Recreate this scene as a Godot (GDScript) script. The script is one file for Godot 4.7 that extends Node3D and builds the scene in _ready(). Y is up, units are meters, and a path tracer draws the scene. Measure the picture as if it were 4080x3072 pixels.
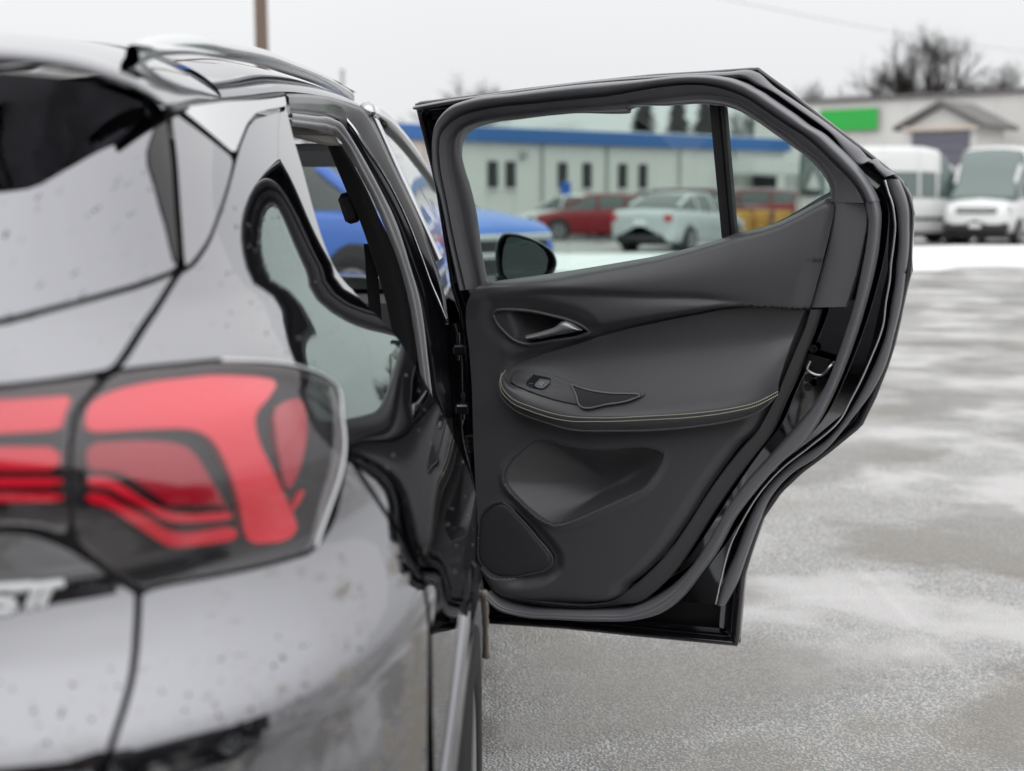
extends Node3D
# A black crossover with its rear door standing open on a slushy car lot, under an overcast winter sky.

const CAR_X := -0.945        # middle of the black car
const CAR_Z := -2.6          # where its plan section is widest
const HINGE := Vector3(-0.075, 0.0, -3.03)
const DOOR_TURN := -20.0     # the open door, in degrees from square to the car

var M := {}
var rng := RandomNumberGenerator.new()
var car: Node3D
var door: Node3D

# outlines, in metres: pairs along the door and up, pairs of angle and height on the car's skin, or points in the lot
const DOOR_EDGE := [-0.141, 1.507, -0.137, 1.511, -0.008, 1.522, 0.123, 1.534, 0.25, 1.544, 0.399, 1.554, 0.512, 1.557, 0.614, 1.561, 0.635, 1.545, 0.676, 1.515, 0.729, 1.472, 0.809, 1.41, 0.884, 1.35, 0.902, 1.33, 0.916, 1.303, 0.922, 1.271, 0.92, 1.189, 0.921, 1.156, 0.911, 1.11, 0.902, 1.056, 0.891, 1, 0.877, 0.95, 0.856, 0.887, 0.83, 0.826, 0.764, 0.764, 0.711, 0.719, 0.666, 0.671, 0.629, 0.611, 0.608, 0.543, 0.591, 0.48, 0.584, 0.387, 0.58, 0.318, 0.516, 0.317, 0.328, 0.314, 0.174, 0.313, -0.012, 0.305, -0.063, 0.302, -0.059, 0.415, -0.063, 0.566, -0.064, 0.716, -0.069, 0.834, -0.071, 0.951, -0.075, 1.039, -0.089, 1.093, -0.099, 1.211, -0.107, 1.307, -0.115, 1.365, -0.13, 1.446, -0.137, 1.485]
const FRAME_IN := [0.032, 1.117, 0.025, 1.213, 0.02, 1.278, 0.011, 1.326, -0.001, 1.374, -0.005, 1.41, -0.002, 1.428, 0.01, 1.445, 0.031, 1.454, 0.123, 1.464, 0.248, 1.473, 0.368, 1.479, 0.366, 1.48, 0.45, 1.484, 0.533, 1.485, 0.565, 1.48, 0.589, 1.472, 0.623, 1.452, 0.663, 1.424, 0.692, 1.403, 0.721, 1.382, 0.744, 1.359, 0.759, 1.34, 0.768, 1.322, 0.771, 1.303, 0.771, 1.294]
const FRAME_DIP := [0.013, 1.105, -0.005, 1.213, -0.018, 1.302, -0.026, 1.35, -0.028, 1.398, -0.021, 1.422, 0.005, 1.447, 0.037, 1.458, 0.124, 1.469, 0.248, 1.48, 0.368, 1.486, 0.57, 1.495, 0.59, 1.489, 0.623, 1.468, 0.663, 1.44, 0.702, 1.411, 0.704, 1.409, 0.725, 1.392, 0.746, 1.376, 0.765, 1.353, 0.775, 1.332, 0.778, 1.315, 0.777, 1.293]
const FRAME_BEAD := [-0.007, 1.103, -0.025, 1.213, -0.036, 1.302, -0.044, 1.374, -0.043, 1.409, -0.037, 1.433, -0.015, 1.456, 0.02, 1.474, 0.057, 1.482, 0.182, 1.493, 0.303, 1.501, 0.574, 1.508, 0.587, 1.503, 0.601, 1.497, 0.614, 1.49, 0.627, 1.481, 0.653, 1.463, 0.679, 1.445, 0.695, 1.435, 0.72, 1.419, 0.752, 1.391, 0.781, 1.362, 0.809, 1.334, 0.826, 1.311, 0.835, 1.292]
const SEAL_TOP := [-0.025, 1.101, -0.041, 1.212, -0.052, 1.302, -0.064, 1.351, -0.064, 1.398, -0.059, 1.434, -0.045, 1.469, -0.02, 1.492, 0.025, 1.507, 0.127, 1.518, 0.251, 1.529, 0.37, 1.535, 0.571, 1.535, 0.584, 1.532, 0.597, 1.527, 0.611, 1.521, 0.624, 1.513, 0.637, 1.506, 0.65, 1.497, 0.676, 1.479, 0.702, 1.461, 0.728, 1.441, 0.755, 1.425, 0.778, 1.404, 0.806, 1.377, 0.829, 1.351, 0.85, 1.318, 0.86, 1.296]
const SEAL_A := [0.833, 1.292, 0.838, 1.272, 0.841, 1.259, 0.841, 1.241, 0.838, 1.21, 0.829, 1.155, 0.816, 1.087, 0.801, 1.034, 0.778, 0.962, 0.771, 0.942, 0.655, 0.77, 0.605, 0.709, 0.566, 0.65, 0.527, 0.575, 0.489, 0.511, 0.439, 0.455, 0.384, 0.418, 0.347, 0.402, 0.293, 0.395, 0.198, 0.386, 0.1, 0.382, 0.054, 0.394, 0.028, 0.417]
const SEAL_B := [0.858, 1.296, 0.863, 1.276, 0.864, 1.259, 0.863, 1.237, 0.86, 1.199, 0.853, 1.157, 0.836, 1.083, 0.827, 1.049, 0.802, 0.97, 0.791, 0.939, 0.721, 0.799, 0.667, 0.744, 0.617, 0.679, 0.583, 0.629, 0.538, 0.539, 0.503, 0.487, 0.468, 0.438, 0.423, 0.402, 0.377, 0.385, 0.346, 0.379, 0.292, 0.373, 0.196, 0.367, 0.099, 0.365, 0.046, 0.375, 0.016, 0.398]
const HEM := [0.869, 1.336, 0.875, 1.315, 0.884, 1.29, 0.888, 1.266, 0.89, 1.248, 0.888, 1.212, 0.883, 1.158, 0.883, 1.155, 0.875, 1.091, 0.871, 1.048, 0.863, 1.019, 0.851, 0.986, 0.827, 0.925, 0.807, 0.882, 0.795, 0.855, 0.727, 0.784, 0.677, 0.74, 0.624, 0.674, 0.593, 0.618, 0.568, 0.562, 0.549, 0.485, 0.538, 0.426]
const STRIP_A := [0.869, 1.338, 0.878, 1.312, 0.889, 1.287, 0.895, 1.248, 0.896, 1.211, 0.892, 1.157, 0.892, 1.15, 0.885, 1.094, 0.874, 1.024, 0.86, 0.979, 0.842, 0.934, 0.816, 0.879, 0.763, 0.8, 0.688, 0.741, 0.632, 0.677, 0.599, 0.608, 0.574, 0.534, 0.552, 0.48, 0.536, 0.42]
const STRIP_B := [0.892, 1.338, 0.904, 1.312, 0.912, 1.283, 0.914, 1.248, 0.914, 1.194, 0.91, 1.153, 0.911, 1.165, 0.903, 1.09, 0.89, 1.025, 0.875, 0.962, 0.851, 0.906, 0.817, 0.853, 0.75, 0.767, 0.689, 0.719, 0.647, 0.666, 0.617, 0.592, 0.597, 0.53, 0.575, 0.461, 0.555, 0.419]
const TOPSTRIP_A := [-0.119, 1.491, -0.043, 1.502, 0.035, 1.511, 0.163, 1.524, 0.287, 1.534, 0.563, 1.539, 0.593, 1.538, 0.617, 1.525, 0.649, 1.509, 0.697, 1.476, 0.763, 1.428, 0.828, 1.367, 0.837, 1.372, 0.853, 1.357, 0.869, 1.341]
const TOPSTRIP_B := [-0.122, 1.5, -0.047, 1.51, 0.032, 1.518, 0.16, 1.531, 0.285, 1.541, 0.561, 1.55, 0.613, 1.55, 0.647, 1.522, 0.695, 1.489, 0.748, 1.451, 0.814, 1.399, 0.843, 1.377, 0.844, 1.379, 0.861, 1.364, 0.887, 1.348]
const SILL := [0.03, 1.117, 0.198, 1.142, 0.341, 1.167, 0.415, 1.181, 0.485, 1.199, 0.553, 1.219, 0.582, 1.23, 0.611, 1.236, 0.638, 1.243, 0.672, 1.255, 0.708, 1.273, 0.742, 1.291, 0.771, 1.305]
const TRIM_L := [0.03, 1.117, 0.013, 1.104, -0.001, 1.085, -0.007, 1.075, -0.015, 0.959, -0.012, 0.882, -0.009, 0.763, -0.006, 0.698, -0.001, 0.605, 0.004, 0.532, 0.013, 0.445]
const TRIM_R := [0.771, 1.305, 0.777, 1.288, 0.776, 1.269, 0.771, 1.24, 0.76, 1.188, 0.748, 1.141, 0.732, 1.083, 0.73, 1.078, 0.722, 1.049, 0.7, 0.991, 0.677, 0.933, 0.666, 0.904, 0.648, 0.865, 0.62, 0.815, 0.599, 0.795, 0.56, 0.742, 0.521, 0.681, 0.481, 0.612, 0.44, 0.549, 0.389, 0.489, 0.35, 0.452, 0.336, 0.425, 0.274, 0.407]
const TRIM_B := [0.013, 0.445, 0.031, 0.42, 0.051, 0.407, 0.078, 0.401, 0.169, 0.4, 0.274, 0.407]
const CREASE1 := [-0.025, 1.075, 0.056, 1.089, 0.148, 1.096, 0.264, 1.098, 0.388, 1.097, 0.512, 1.097, 0.601, 1.091, 0.719, 1.083]
const PAD0 := [0.066, 0.921, 0.082, 0.932, 0.117, 0.948, 0.208, 0.98, 0.337, 1.022, 0.512, 1.065, 0.554, 1.075, 0.624, 1.081, 0.722, 1.079]
const PAD1 := [0.061, 0.915, 0.08, 0.921, 0.125, 0.931, 0.204, 0.942, 0.333, 0.965, 0.509, 0.991, 0.552, 0.998, 0.623, 1.007, 0.699, 1.02]
const PAD2 := [0.084, 0.913, 0.087, 0.906, 0.123, 0.886, 0.183, 0.87, 0.247, 0.861, 0.348, 0.865, 0.521, 0.89, 0.563, 0.898, 0.633, 0.921, 0.686, 0.966]
const PAD3 := [0.081, 0.922, 0.078, 0.907, 0.101, 0.873, 0.148, 0.855, 0.225, 0.839, 0.326, 0.841, 0.523, 0.863, 0.577, 0.873, 0.635, 0.89, 0.678, 0.93]
const PAD4 := [0.077, 0.916, 0.075, 0.899, 0.1, 0.862, 0.147, 0.843, 0.225, 0.827, 0.326, 0.828, 0.523, 0.851, 0.577, 0.863, 0.635, 0.88, 0.678, 0.919]
const PAD5 := [0.065, 0.903, 0.066, 0.883, 0.093, 0.849, 0.167, 0.821, 0.232, 0.807, 0.32, 0.809, 0.519, 0.832, 0.562, 0.841, 0.62, 0.86, 0.655, 0.885, 0.673, 0.909]
const STITCH1 := [0.09, 0.932, 0.079, 0.912, 0.082, 0.895, 0.102, 0.873, 0.149, 0.855, 0.226, 0.839, 0.302, 0.839, 0.401, 0.848, 0.524, 0.863, 0.578, 0.873, 0.635, 0.89, 0.677, 0.914]
const STITCH2 := [0.081, 0.926, 0.077, 0.909, 0.078, 0.889, 0.099, 0.865, 0.148, 0.845, 0.226, 0.829, 0.301, 0.831, 0.401, 0.84, 0.524, 0.855, 0.578, 0.866, 0.635, 0.883, 0.677, 0.907]
const SWITCH_PLATE := [0.09, 0.915, 0.096, 0.928, 0.107, 0.932, 0.128, 0.931, 0.156, 0.927, 0.207, 0.914, 0.271, 0.896, 0.346, 0.89, 0.4, 0.892, 0.361, 0.876, 0.321, 0.866, 0.253, 0.863, 0.22, 0.867, 0.181, 0.875, 0.116, 0.895, 0.094, 0.905]
const PULL_CUP := [0.229, 0.905, 0.259, 0.897, 0.31, 0.891, 0.387, 0.889, 0.36, 0.877, 0.322, 0.869, 0.254, 0.864, 0.245, 0.883]
const WINDOW_SWITCH_WELL := [0.139, 0.92, 0.182, 0.909, 0.168, 0.893, 0.128, 0.903]
const WINDOW_SWITCH := [0.158, 0.913, 0.182, 0.908, 0.17, 0.894, 0.149, 0.9]
const HANDLE_BEZEL := [0.049, 1.049, 0.054, 1.057, 0.067, 1.06, 0.085, 1.061, 0.137, 1.059, 0.188, 1.05, 0.226, 1.041, 0.259, 1.025, 0.267, 1.018, 0.25, 1.009, 0.185, 0.995, 0.117, 0.986, 0.096, 0.992, 0.069, 1.014, 0.053, 1.035]
const HANDLE_LEVER_TOP := [0.122, 1.005, 0.161, 1.016, 0.195, 1.03, 0.203, 1.037, 0.21, 1.04, 0.253, 1.022]
const HANDLE_LEVER_LOW := [0.131, 0.995, 0.149, 0.997, 0.186, 1.005, 0.212, 1.01, 0.233, 1.015, 0.254, 1.02]
const POCKET := [0.066, 0.687, 0.068, 0.7, 0.078, 0.716, 0.103, 0.743, 0.135, 0.766, 0.158, 0.772, 0.199, 0.764, 0.246, 0.759, 0.292, 0.759, 0.408, 0.768, 0.421, 0.764, 0.428, 0.756, 0.425, 0.744, 0.409, 0.714, 0.385, 0.683, 0.34, 0.657, 0.294, 0.633, 0.219, 0.596, 0.187, 0.586, 0.162, 0.592, 0.129, 0.611, 0.104, 0.631, 0.078, 0.657, 0.068, 0.672]
const SPEAKER := [-0.001, 0.539, 0.003, 0.574, 0.006, 0.589, 0.021, 0.605, 0.034, 0.615, 0.052, 0.621, 0.068, 0.618, 0.09, 0.598, 0.119, 0.57, 0.145, 0.542, 0.167, 0.519, 0.176, 0.503, 0.175, 0.492, 0.162, 0.478, 0.122, 0.463, 0.073, 0.451, 0.04, 0.452, 0.021, 0.462, 0.004, 0.479]
const DIVIDER := [0.526, 1.487, 0.558, 1.482, 0.576, 1.229, 0.547, 1.218]
const CARRIER_A := [0.731, 1.078, 0.722, 1.046, 0.699, 0.989, 0.676, 0.93, 0.665, 0.901, 0.647, 0.862, 0.62, 0.812, 0.602, 0.791, 0.563, 0.739, 0.523, 0.678, 0.483, 0.609, 0.442, 0.545, 0.392, 0.486, 0.352, 0.448, 0.326, 0.425, 0.273, 0.408, 0.168, 0.401, 0.083, 0.403]
const CARRIER_B := [0.751, 1.078, 0.742, 1.046, 0.725, 0.998, 0.705, 0.94, 0.68, 0.881, 0.647, 0.803, 0.626, 0.774, 0.59, 0.722, 0.537, 0.638, 0.497, 0.569, 0.462, 0.511, 0.417, 0.455, 0.371, 0.42, 0.339, 0.413, 0.273, 0.398, 0.165, 0.391, 0.073, 0.394]
const PILLAR_TRIM_A := [0.774, 1.293, 0.777, 1.288, 0.776, 1.271, 0.771, 1.24, 0.76, 1.188, 0.748, 1.141, 0.731, 1.082]
const PILLAR_TRIM_B := [0.834, 1.291, 0.84, 1.271, 0.84, 1.245, 0.834, 1.21, 0.823, 1.156, 0.803, 1.086]
const LATCH := [0.73, 0.97, 0.724, 0.953, 0.751, 0.941, 0.772, 0.963]
const HOLES := [0.729, 0.99, 0.721, 0.929, 0.721, 0.91]
const SCUFF := [0.429, 0.646, 0.448, 0.643, 0.456, 0.638]
const GLASS := [0.6858, 1.4096, 0.6965, 1.3449, 0.7157, 1.2573, 0.7236, 1.2342, 0.731, 1.226, 0.779, 1.2162, 0.8336, 1.2073, 0.8827, 1.1992, 0.9302, 1.1911, 1.571, 1.165, 1.571, 1.43, 1.1, 1.43, 0.85, 1.43, 0.72, 1.425]
const APPLIQUE := [0.6821, 1.4034, 0.5717, 1.3505, 0.5962, 1.3256, 0.63, 1.2926, 0.674, 1.252, 0.7084, 1.2306, 0.7241, 1.2245, 0.7192, 1.2406, 0.7114, 1.2656, 0.6957, 1.3359]
const GLASS_REFLECTION := [0.6856, 1.403, 0.6965, 1.3449, 0.7157, 1.2573, 0.7233, 1.2358, 0.7313, 1.2289, 0.7273, 1.2678, 0.7312, 1.3121, 0.7355, 1.3468, 0.72, 1.3708, 0.7002, 1.3924]
const SKY_REFLECTION := [0.6712, 1.4071, 0.5473, 1.4283, 0.1781, 1.4736, 0.202, 1.4527, 0.3595, 1.4326, 0.4383, 1.4203, 0.4935, 1.4001, 0.5399, 1.373, 0.5684, 1.3537]
const QUARTER := [0.1897, 1.462, 0.2365, 1.4, 0.266, 1.33, 0.2903, 1.26, 0.3149, 1.19, 0.3315, 1.12, 0.3369, 1.05, 0.3289, 0.98, 0.3061, 0.91, 0.2625, 0.84, 0.2213, 0.78, 0.2895, 0.6648, 0.3304, 0.6966, 0.3742, 0.7129, 0.4179, 0.7129, 0.4597, 0.6966, 0.4997, 0.6648, 0.5396, 0.6187, 0.5778, 0.5604, 0.6095, 0.4925, 0.6184, 0.8655, 0.6311, 0.9098, 0.644, 0.9518, 0.6646, 0.995, 0.677, 1.0203, 0.6707, 1.0307, 0.6603, 1.0458, 0.642, 1.0681, 0.6314, 1.0847, 0.6378, 1.0958, 0.6701, 1.1131, 0.7115, 1.1268, 0.7675, 1.1383, 0.8301, 1.1408, 0.8496, 1.1407, 0.8704, 1.1405, 0.8222, 1.1663, 0.7722, 1.192, 0.7301, 1.2213, 0.7223, 1.2237, 0.7058, 1.2289, 0.671, 1.2509, 0.625, 1.2926, 0.5903, 1.3258, 0.5651, 1.3488, 0.5321, 1.3735, 0.4839, 1.4009, 0.4398, 1.4155, 0.356, 1.4285, 0.2204, 1.4467]
const HATCH_UPPER := [0.7342, 1.223, 0.775, 1.1931, 0.8243, 1.1673, 0.8705, 1.1424, 0.8828, 1.1404, 0.9316, 1.1374, 0.9729, 1.1354, 1.571, 1.13, 1.571, 1.155, 0.9327, 1.1868, 0.8843, 1.1957, 0.835, 1.2039, 0.7806, 1.2127]
const HATCH_LAMP := [0.8843, 1.1375, 0.918, 1.1164, 0.9362, 1.1015, 0.9499, 1.0724, 0.9604, 1.0236, 0.9612, 1.0134, 0.9677, 1.0027, 0.9848, 1.0131, 1.0146, 1.0179, 1.45, 0.985, 1.45, 1.125, 0.9742, 1.1333, 0.933, 1.1355]
const BODY_LAMP := [0.876, 1.1386, 0.8509, 1.1394, 0.8315, 1.1393, 0.7694, 1.1368, 0.7138, 1.1254, 0.6729, 1.1118, 0.6438, 1.0951, 0.637, 1.0847, 0.6471, 1.0676, 0.6639, 1.0468, 0.6749, 1.032, 0.6973, 1.0025, 0.7265, 0.9686, 0.7524, 0.9384, 0.8028, 0.9409, 0.8619, 0.9444, 0.9022, 0.9454, 0.9192, 0.9435, 0.9373, 0.9651, 0.9578, 0.9919, 0.9588, 1.007, 0.9582, 1.0234, 0.9475, 1.0722, 0.9342, 1.1006, 0.9159, 1.1155]
const LAMP_A := [0.9167, 1.1107, 0.9014, 1.1231, 0.8743, 1.1302, 0.8367, 1.1338, 0.7756, 1.1313, 0.7315, 1.1225, 0.7077, 1.1132, 0.7692, 1.0906, 0.7779, 1.0673, 0.7742, 1.0393, 0.7673, 1.0037, 0.7598, 0.9766, 0.7564, 0.96, 0.7734, 0.9531, 0.8139, 0.9616, 0.8146, 0.9854, 0.8142, 0.9969, 0.8143, 1.0202, 0.816, 1.0476, 0.8193, 1.0696, 0.8266, 1.0815, 0.8408, 1.089, 0.8805, 1.0933, 0.9243, 1.0948]
const LAMP_B := [0.9273, 1.0861, 0.8846, 1.0839, 0.853, 1.0771, 0.8399, 1.0659, 0.8324, 1.0325, 0.8249, 0.9973, 0.8238, 1.004, 0.8703, 1.0141, 0.8746, 1.0131, 0.8867, 1.0309, 0.9015, 1.0496, 0.9135, 1.0577, 0.935, 1.0604]
const LAMP_C := [0.9363, 1.0548, 0.92, 1.0521, 0.9099, 1.042, 0.895, 1.0232, 0.8793, 1.0095, 0.8589, 1.0019, 0.8233, 0.998, 0.8248, 0.9891, 0.8669, 0.9955, 0.8849, 1.0007, 0.9018, 1.0215, 0.9126, 1.0306, 0.9225, 1.0423, 0.9388, 1.0451]
const LAMP_D := [0.9415, 1.039, 0.9287, 1.0373, 0.9164, 1.0251, 0.9033, 1.014, 0.8861, 0.9932, 0.8713, 0.985, 0.8242, 0.983, 0.8235, 0.9685, 0.8706, 0.9725, 0.8864, 0.9753, 0.9009, 0.9913, 0.9147, 1.0082, 0.9268, 1.0237, 0.9428, 1.0303]
const LAMP_E := [0.7442, 1.0895, 0.7177, 1.0945, 0.6894, 1.0908, 0.7045, 1.0629, 0.7194, 1.0447, 0.7414, 1.0184, 0.7573, 1.0006, 0.7621, 1.0142, 0.7569, 1.0544]
const LAMP_F := [0.7411, 0.9989, 0.7378, 0.9942, 0.7555, 0.9787, 0.7601, 0.9802]
const LAMP_G := [0.9773, 1.1282, 0.9378, 1.1283, 0.9138, 1.1284, 0.9331, 1.1122, 0.9425, 1.0993, 0.9935, 1.099, 1.43, 1.099, 1.43, 1.1282]
const LAMP_H := [0.9979, 1.0878, 0.9501, 1.0842, 0.9563, 1.0626, 1.0037, 1.0665, 1.43, 1.0665, 1.43, 1.0878]
const LAMP_I := [1.0053, 1.0598, 0.9567, 1.0556, 0.958, 1.048, 1.0073, 1.051, 1.43, 1.051, 1.43, 1.0598]
const LAMP_J := [1.0086, 1.0455, 0.9596, 1.041, 0.9615, 1.0326, 1.0105, 1.0372, 1.43, 1.0372, 1.43, 1.0455]
const HATCH_LOWER := [1.0158, 1.0125, 0.9921, 1.0076, 0.97, 0.9936, 0.9488, 0.9716, 0.9257, 0.9439, 0.9216, 0.9404, 0.9244, 0.9278, 0.935, 0.896, 0.9434, 0.8655, 0.9511, 0.8423, 0.9603, 0.8181, 1, 0.72, 1.571, 0.72, 1.571, 0.955]
const BUMPER := [0.9187, 0.9399, 0.9026, 0.9433, 0.8625, 0.9422, 0.8035, 0.9388, 0.7555, 0.9358, 0.72, 0.955, 0.7, 0.985, 0.6794, 1.0175, 0.6678, 0.9931, 0.6473, 0.9502, 0.6349, 0.9086, 0.6221, 0.8647, 0.6351, 0.418, 0.6533, 0.34, 0.66, 0.3, 1, 0.3, 1.571, 0.3, 1.571, 0.705, 1, 0.705, 0.9581, 0.817, 0.9488, 0.8419, 0.9408, 0.8651, 0.9326, 0.8956, 0.9217, 0.9273]
const LAMP_RIM := [0.7688, 1.1373, 0.7127, 1.126, 0.6716, 1.1124, 0.6431, 1.0955, 0.6346, 1.0845, 0.6589, 1.0545, 0.6744, 1.0318, 0.6973, 1.0025, 0.7265, 0.9686, 0.7524, 0.9384]
const LETTERS := [1.0187, 0.9576, 0.9762, 0.9577, 1.0078, 0.9374, 0.997, 0.9571, 0.9983, 0.9383, 0.9869, 0.9573, 1.0333, 0.9601, 1.0004, 0.959, 1.0326, 0.9493, 1.0169, 0.9461, 1.0169, 0.9461, 1.0207, 0.9383, 1.0207, 0.9383, 1.0368, 0.9388, 1.0397, 0.9594, 1.0333, 0.9601, 1.0397, 0.9594, 1.0385, 0.9514, 1.0385, 0.9514, 1.0326, 0.9493]
const OPENING_SEAL_IN := [-0.378, 1.427, -2.38, -0.377, 1.436, -2.65, -0.375, 1.44, -2.85, -0.367, 1.435, -2.93, -0.349, 1.408, -2.96, -0.327, 1.362, -2.97, -0.299, 1.307, -2.98, -0.271, 1.241, -2.98, -0.24, 1.158, -2.98, -0.217, 1.069, -2.98, -0.209, 1.019, -2.98, -0.2, 0.944, -2.98, -0.192, 0.874, -2.98, -0.186, 0.818, -2.98]
const OPENING_SEAL_OUT := [-0.38, 1.444, -2.38, -0.377, 1.455, -2.65, -0.368, 1.461, -2.87, -0.359, 1.452, -2.95, -0.349, 1.432, -2.98, -0.326, 1.392, -2.99, -0.294, 1.331, -3, -0.257, 1.255, -3, -0.224, 1.15, -3, -0.205, 1.083, -3, -0.195, 1.018, -3, -0.186, 0.929, -3, -0.179, 0.866, -3, -0.172, 0.815, -3]
const PILLAR_IN := [-0.383, 1.444, -2.4, -0.38, 1.455, -2.67, -0.371, 1.461, -2.89, -0.362, 1.452, -2.97, -0.351, 1.432, -3, -0.328, 1.391, -3.01, -0.296, 1.33, -3.02, -0.259, 1.254, -3.02, -0.225, 1.148, -3.02, -0.206, 1.08, -3.02, -0.197, 1.016, -3.02, -0.187, 0.927, -3.02, -0.18, 0.863, -3.02, -0.153, 0.817, -3.02]
const PILLAR_OUT := [-0.393, 1.479, -2.4, -0.389, 1.497, -2.65, -0.378, 1.509, -2.9, -0.352, 1.506, -3.08, -0.331, 1.5, -3.14, -0.315, 1.471, -3.16, -0.282, 1.399, -3.15, -0.245, 1.322, -3.14, -0.207, 1.24, -3.14, -0.19, 1.192, -3.14, -0.166, 1.125, -3.13, -0.152, 1.058, -3.12, -0.146, 0.995, -3.1, -0.142, 0.919, -3.08, -0.137, 0.87, -3.06, -0.134, 0.809, -3.05]
const PILLAR_BEAD := [-0.365, 1.477, -3, -0.345, 1.453, -3.01, -0.322, 1.415, -3.02, -0.275, 1.341, -3.04, -0.227, 1.24, -3.05, -0.211, 1.198, -3.05, -0.195, 1.152, -3.05, -0.18, 1.109, -3.05, -0.165, 1.074, -3.05, -0.144, 1.023, -3.05]
const FRONT_TRIM_A := [-0.319, 1.486, -3.18, -0.297, 1.436, -3.18, -0.248, 1.325, -3.17, -0.193, 1.209, -3.16, -0.173, 1.157, -3.16]
const FRONT_TRIM_B := [-0.306, 1.479, -3.2, -0.286, 1.437, -3.2, -0.236, 1.331, -3.19, -0.184, 1.213, -3.18, -0.161, 1.166, -3.18]
const FRONT_ARC := [-0.302, 1.472, -3.25, -0.287, 1.448, -3.5, -0.269, 1.406, -3.85, -0.249, 1.357, -4.2, -0.236, 1.327, -4.35]
const FRONT_ARC_TRIM := [-0.332, 1.499, -3.18, -0.31, 1.488, -3.3, -0.288, 1.46, -3.52, -0.266, 1.413, -3.9, -0.246, 1.36, -4.25]
const PILLAR_TRIM_IN := [-0.408, 1.417, -3.05, -0.391, 1.374, -3.05, -0.362, 1.303, -3.05, -0.338, 1.248, -3.05, -0.321, 1.198, -3.05, -0.305, 1.147, -3.05, -0.283, 1.07, -3.05, -0.269, 0.998, -3.05, -0.262, 0.965, -3.05, -0.258, 0.926, -3.05]
const PILLAR_TRIM_OUT := [-0.372, 1.414, -3.01, -0.352, 1.382, -3.01, -0.322, 1.326, -3.01, -0.29, 1.254, -3.01, -0.262, 1.195, -3.01, -0.247, 1.146, -3.01, -0.227, 1.061, -3.01, -0.22, 1.002, -3.01, -0.217, 0.97, -3.01, -0.214, 0.931, -3.01]
const BELT := [-0.322, 1.199, -3.1, -0.319, 1.173, -3.1, -0.318, 1.141, -3.1, -0.315, 1.094, -3.1, -0.312, 1.055, -3.1, -0.31, 1.019, -3.1]
const BELT_ANCHOR := [-0.368, 1.295, -3.08, -0.358, 1.264, -3.08]
const SIDE_TRIM := [-0.401, 1.416, -2.55, -0.392, 1.425, -2.75, -0.377, 1.431, -2.95, -0.368, 1.413, -2.98, -0.399, 1.413, -2.98, -0.416, 1.417, -2.9, -0.404, 1.413, -2.6]
const MIRROR := [-0.05, 1.103, -4.15, -0.049, 1.151, -4.15, -0.039, 1.182, -4.15, -0.028, 1.195, -4.15, -0.001, 1.197, -4.15, 0.031, 1.191, -4.15, 0.071, 1.177, -4.15, 0.103, 1.159, -4.15, 0.125, 1.14, -4.15, 0.137, 1.111, -4.15, 0.13, 1.082, -4.15, 0.108, 1.061, -4.15, 0.047, 1.052, -4.15, -0.017, 1.05, -4.15, -0.041, 1.068, -4.15]
const MIRROR_GLASS := [-0.029, 1.112, -4.13, -0.025, 1.151, -4.13, -0.013, 1.183, -4.13, -0.001, 1.187, -4.13, 0.031, 1.182, -4.13, 0.071, 1.168, -4.13, 0.098, 1.145, -4.13, 0.11, 1.118, -4.13, 0.104, 1.088, -4.13, 0.092, 1.069, -4.13, 0.047, 1.061, -4.13, -0.009, 1.059, -4.13, -0.025, 1.075, -4.13]
const RAIL_TOP := [-0.44, 1.477, -1.62, -0.442, 1.495, -1.7, -0.438, 1.511, -1.8, -0.432, 1.522, -1.9, -0.429, 1.53, -2.03, -0.429, 1.542, -2.2, -0.433, 1.556, -2.42, -0.437, 1.567, -2.68, -0.437, 1.578, -2.98, -0.434, 1.585, -3.32, -0.421, 1.581, -3.7]
const RAIL_FOOT := [-0.44, 1.475, -1.62, -0.441, 1.475, -1.65, -0.442, 1.479, -1.7, -0.439, 1.489, -1.8, -0.433, 1.496, -1.9, -0.434, 1.507, -2.03]
const RAIL_FOOT_FRONT := [-0.428, 1.578, -3.36, -0.427, 1.578, -3.55, -0.42, 1.578, -3.72]
const ROOF_SIDE := [-0.381, 1.403, -1.53, -0.412, 1.425, -1.8, -0.438, 1.451, -2.1, -0.432, 1.47, -2.3, -0.418, 1.492, -2.52, -0.405, 1.506, -2.75, -0.387, 1.517, -3.05, -0.362, 1.517, -3.3, -0.341, 1.507, -3.5]
const SPOILER_EDGE := [-0.489, 1.421, -1.22, -0.465, 1.425, -1.27, -0.447, 1.426, -1.3, -0.42, 1.423, -1.33, -0.394, 1.415, -1.37, -0.382, 1.408, -1.43, -0.381, 1.401, -1.53]
const SPOILER_TOP := [-0.496, 1.437, -1.24, -0.468, 1.44, -1.28, -0.45, 1.441, -1.31, -0.422, 1.44, -1.34, -0.396, 1.434, -1.38, -0.384, 1.425, -1.44, -0.381, 1.406, -1.53]
const HINGE_IN := [-0.158, 1.016, -3.12, -0.144, 0.952, -3.12, -0.141, 0.836, -3.12, -0.137, 0.742, -3.12, -0.117, 0.659, -3.12, -0.094, 0.539, -3.12]
const BELLOWS := [-0.091, 0.769, -3.05, -0.089, 0.754, -3.05, -0.087, 0.743, -3.05, -0.084, 0.732, -3.05]
const HINGES := [-0.127, 0.973, -3.06, -0.105, 0.963, -3, -0.117, 0.839, -3.06, -0.106, 0.831, -3]

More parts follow.
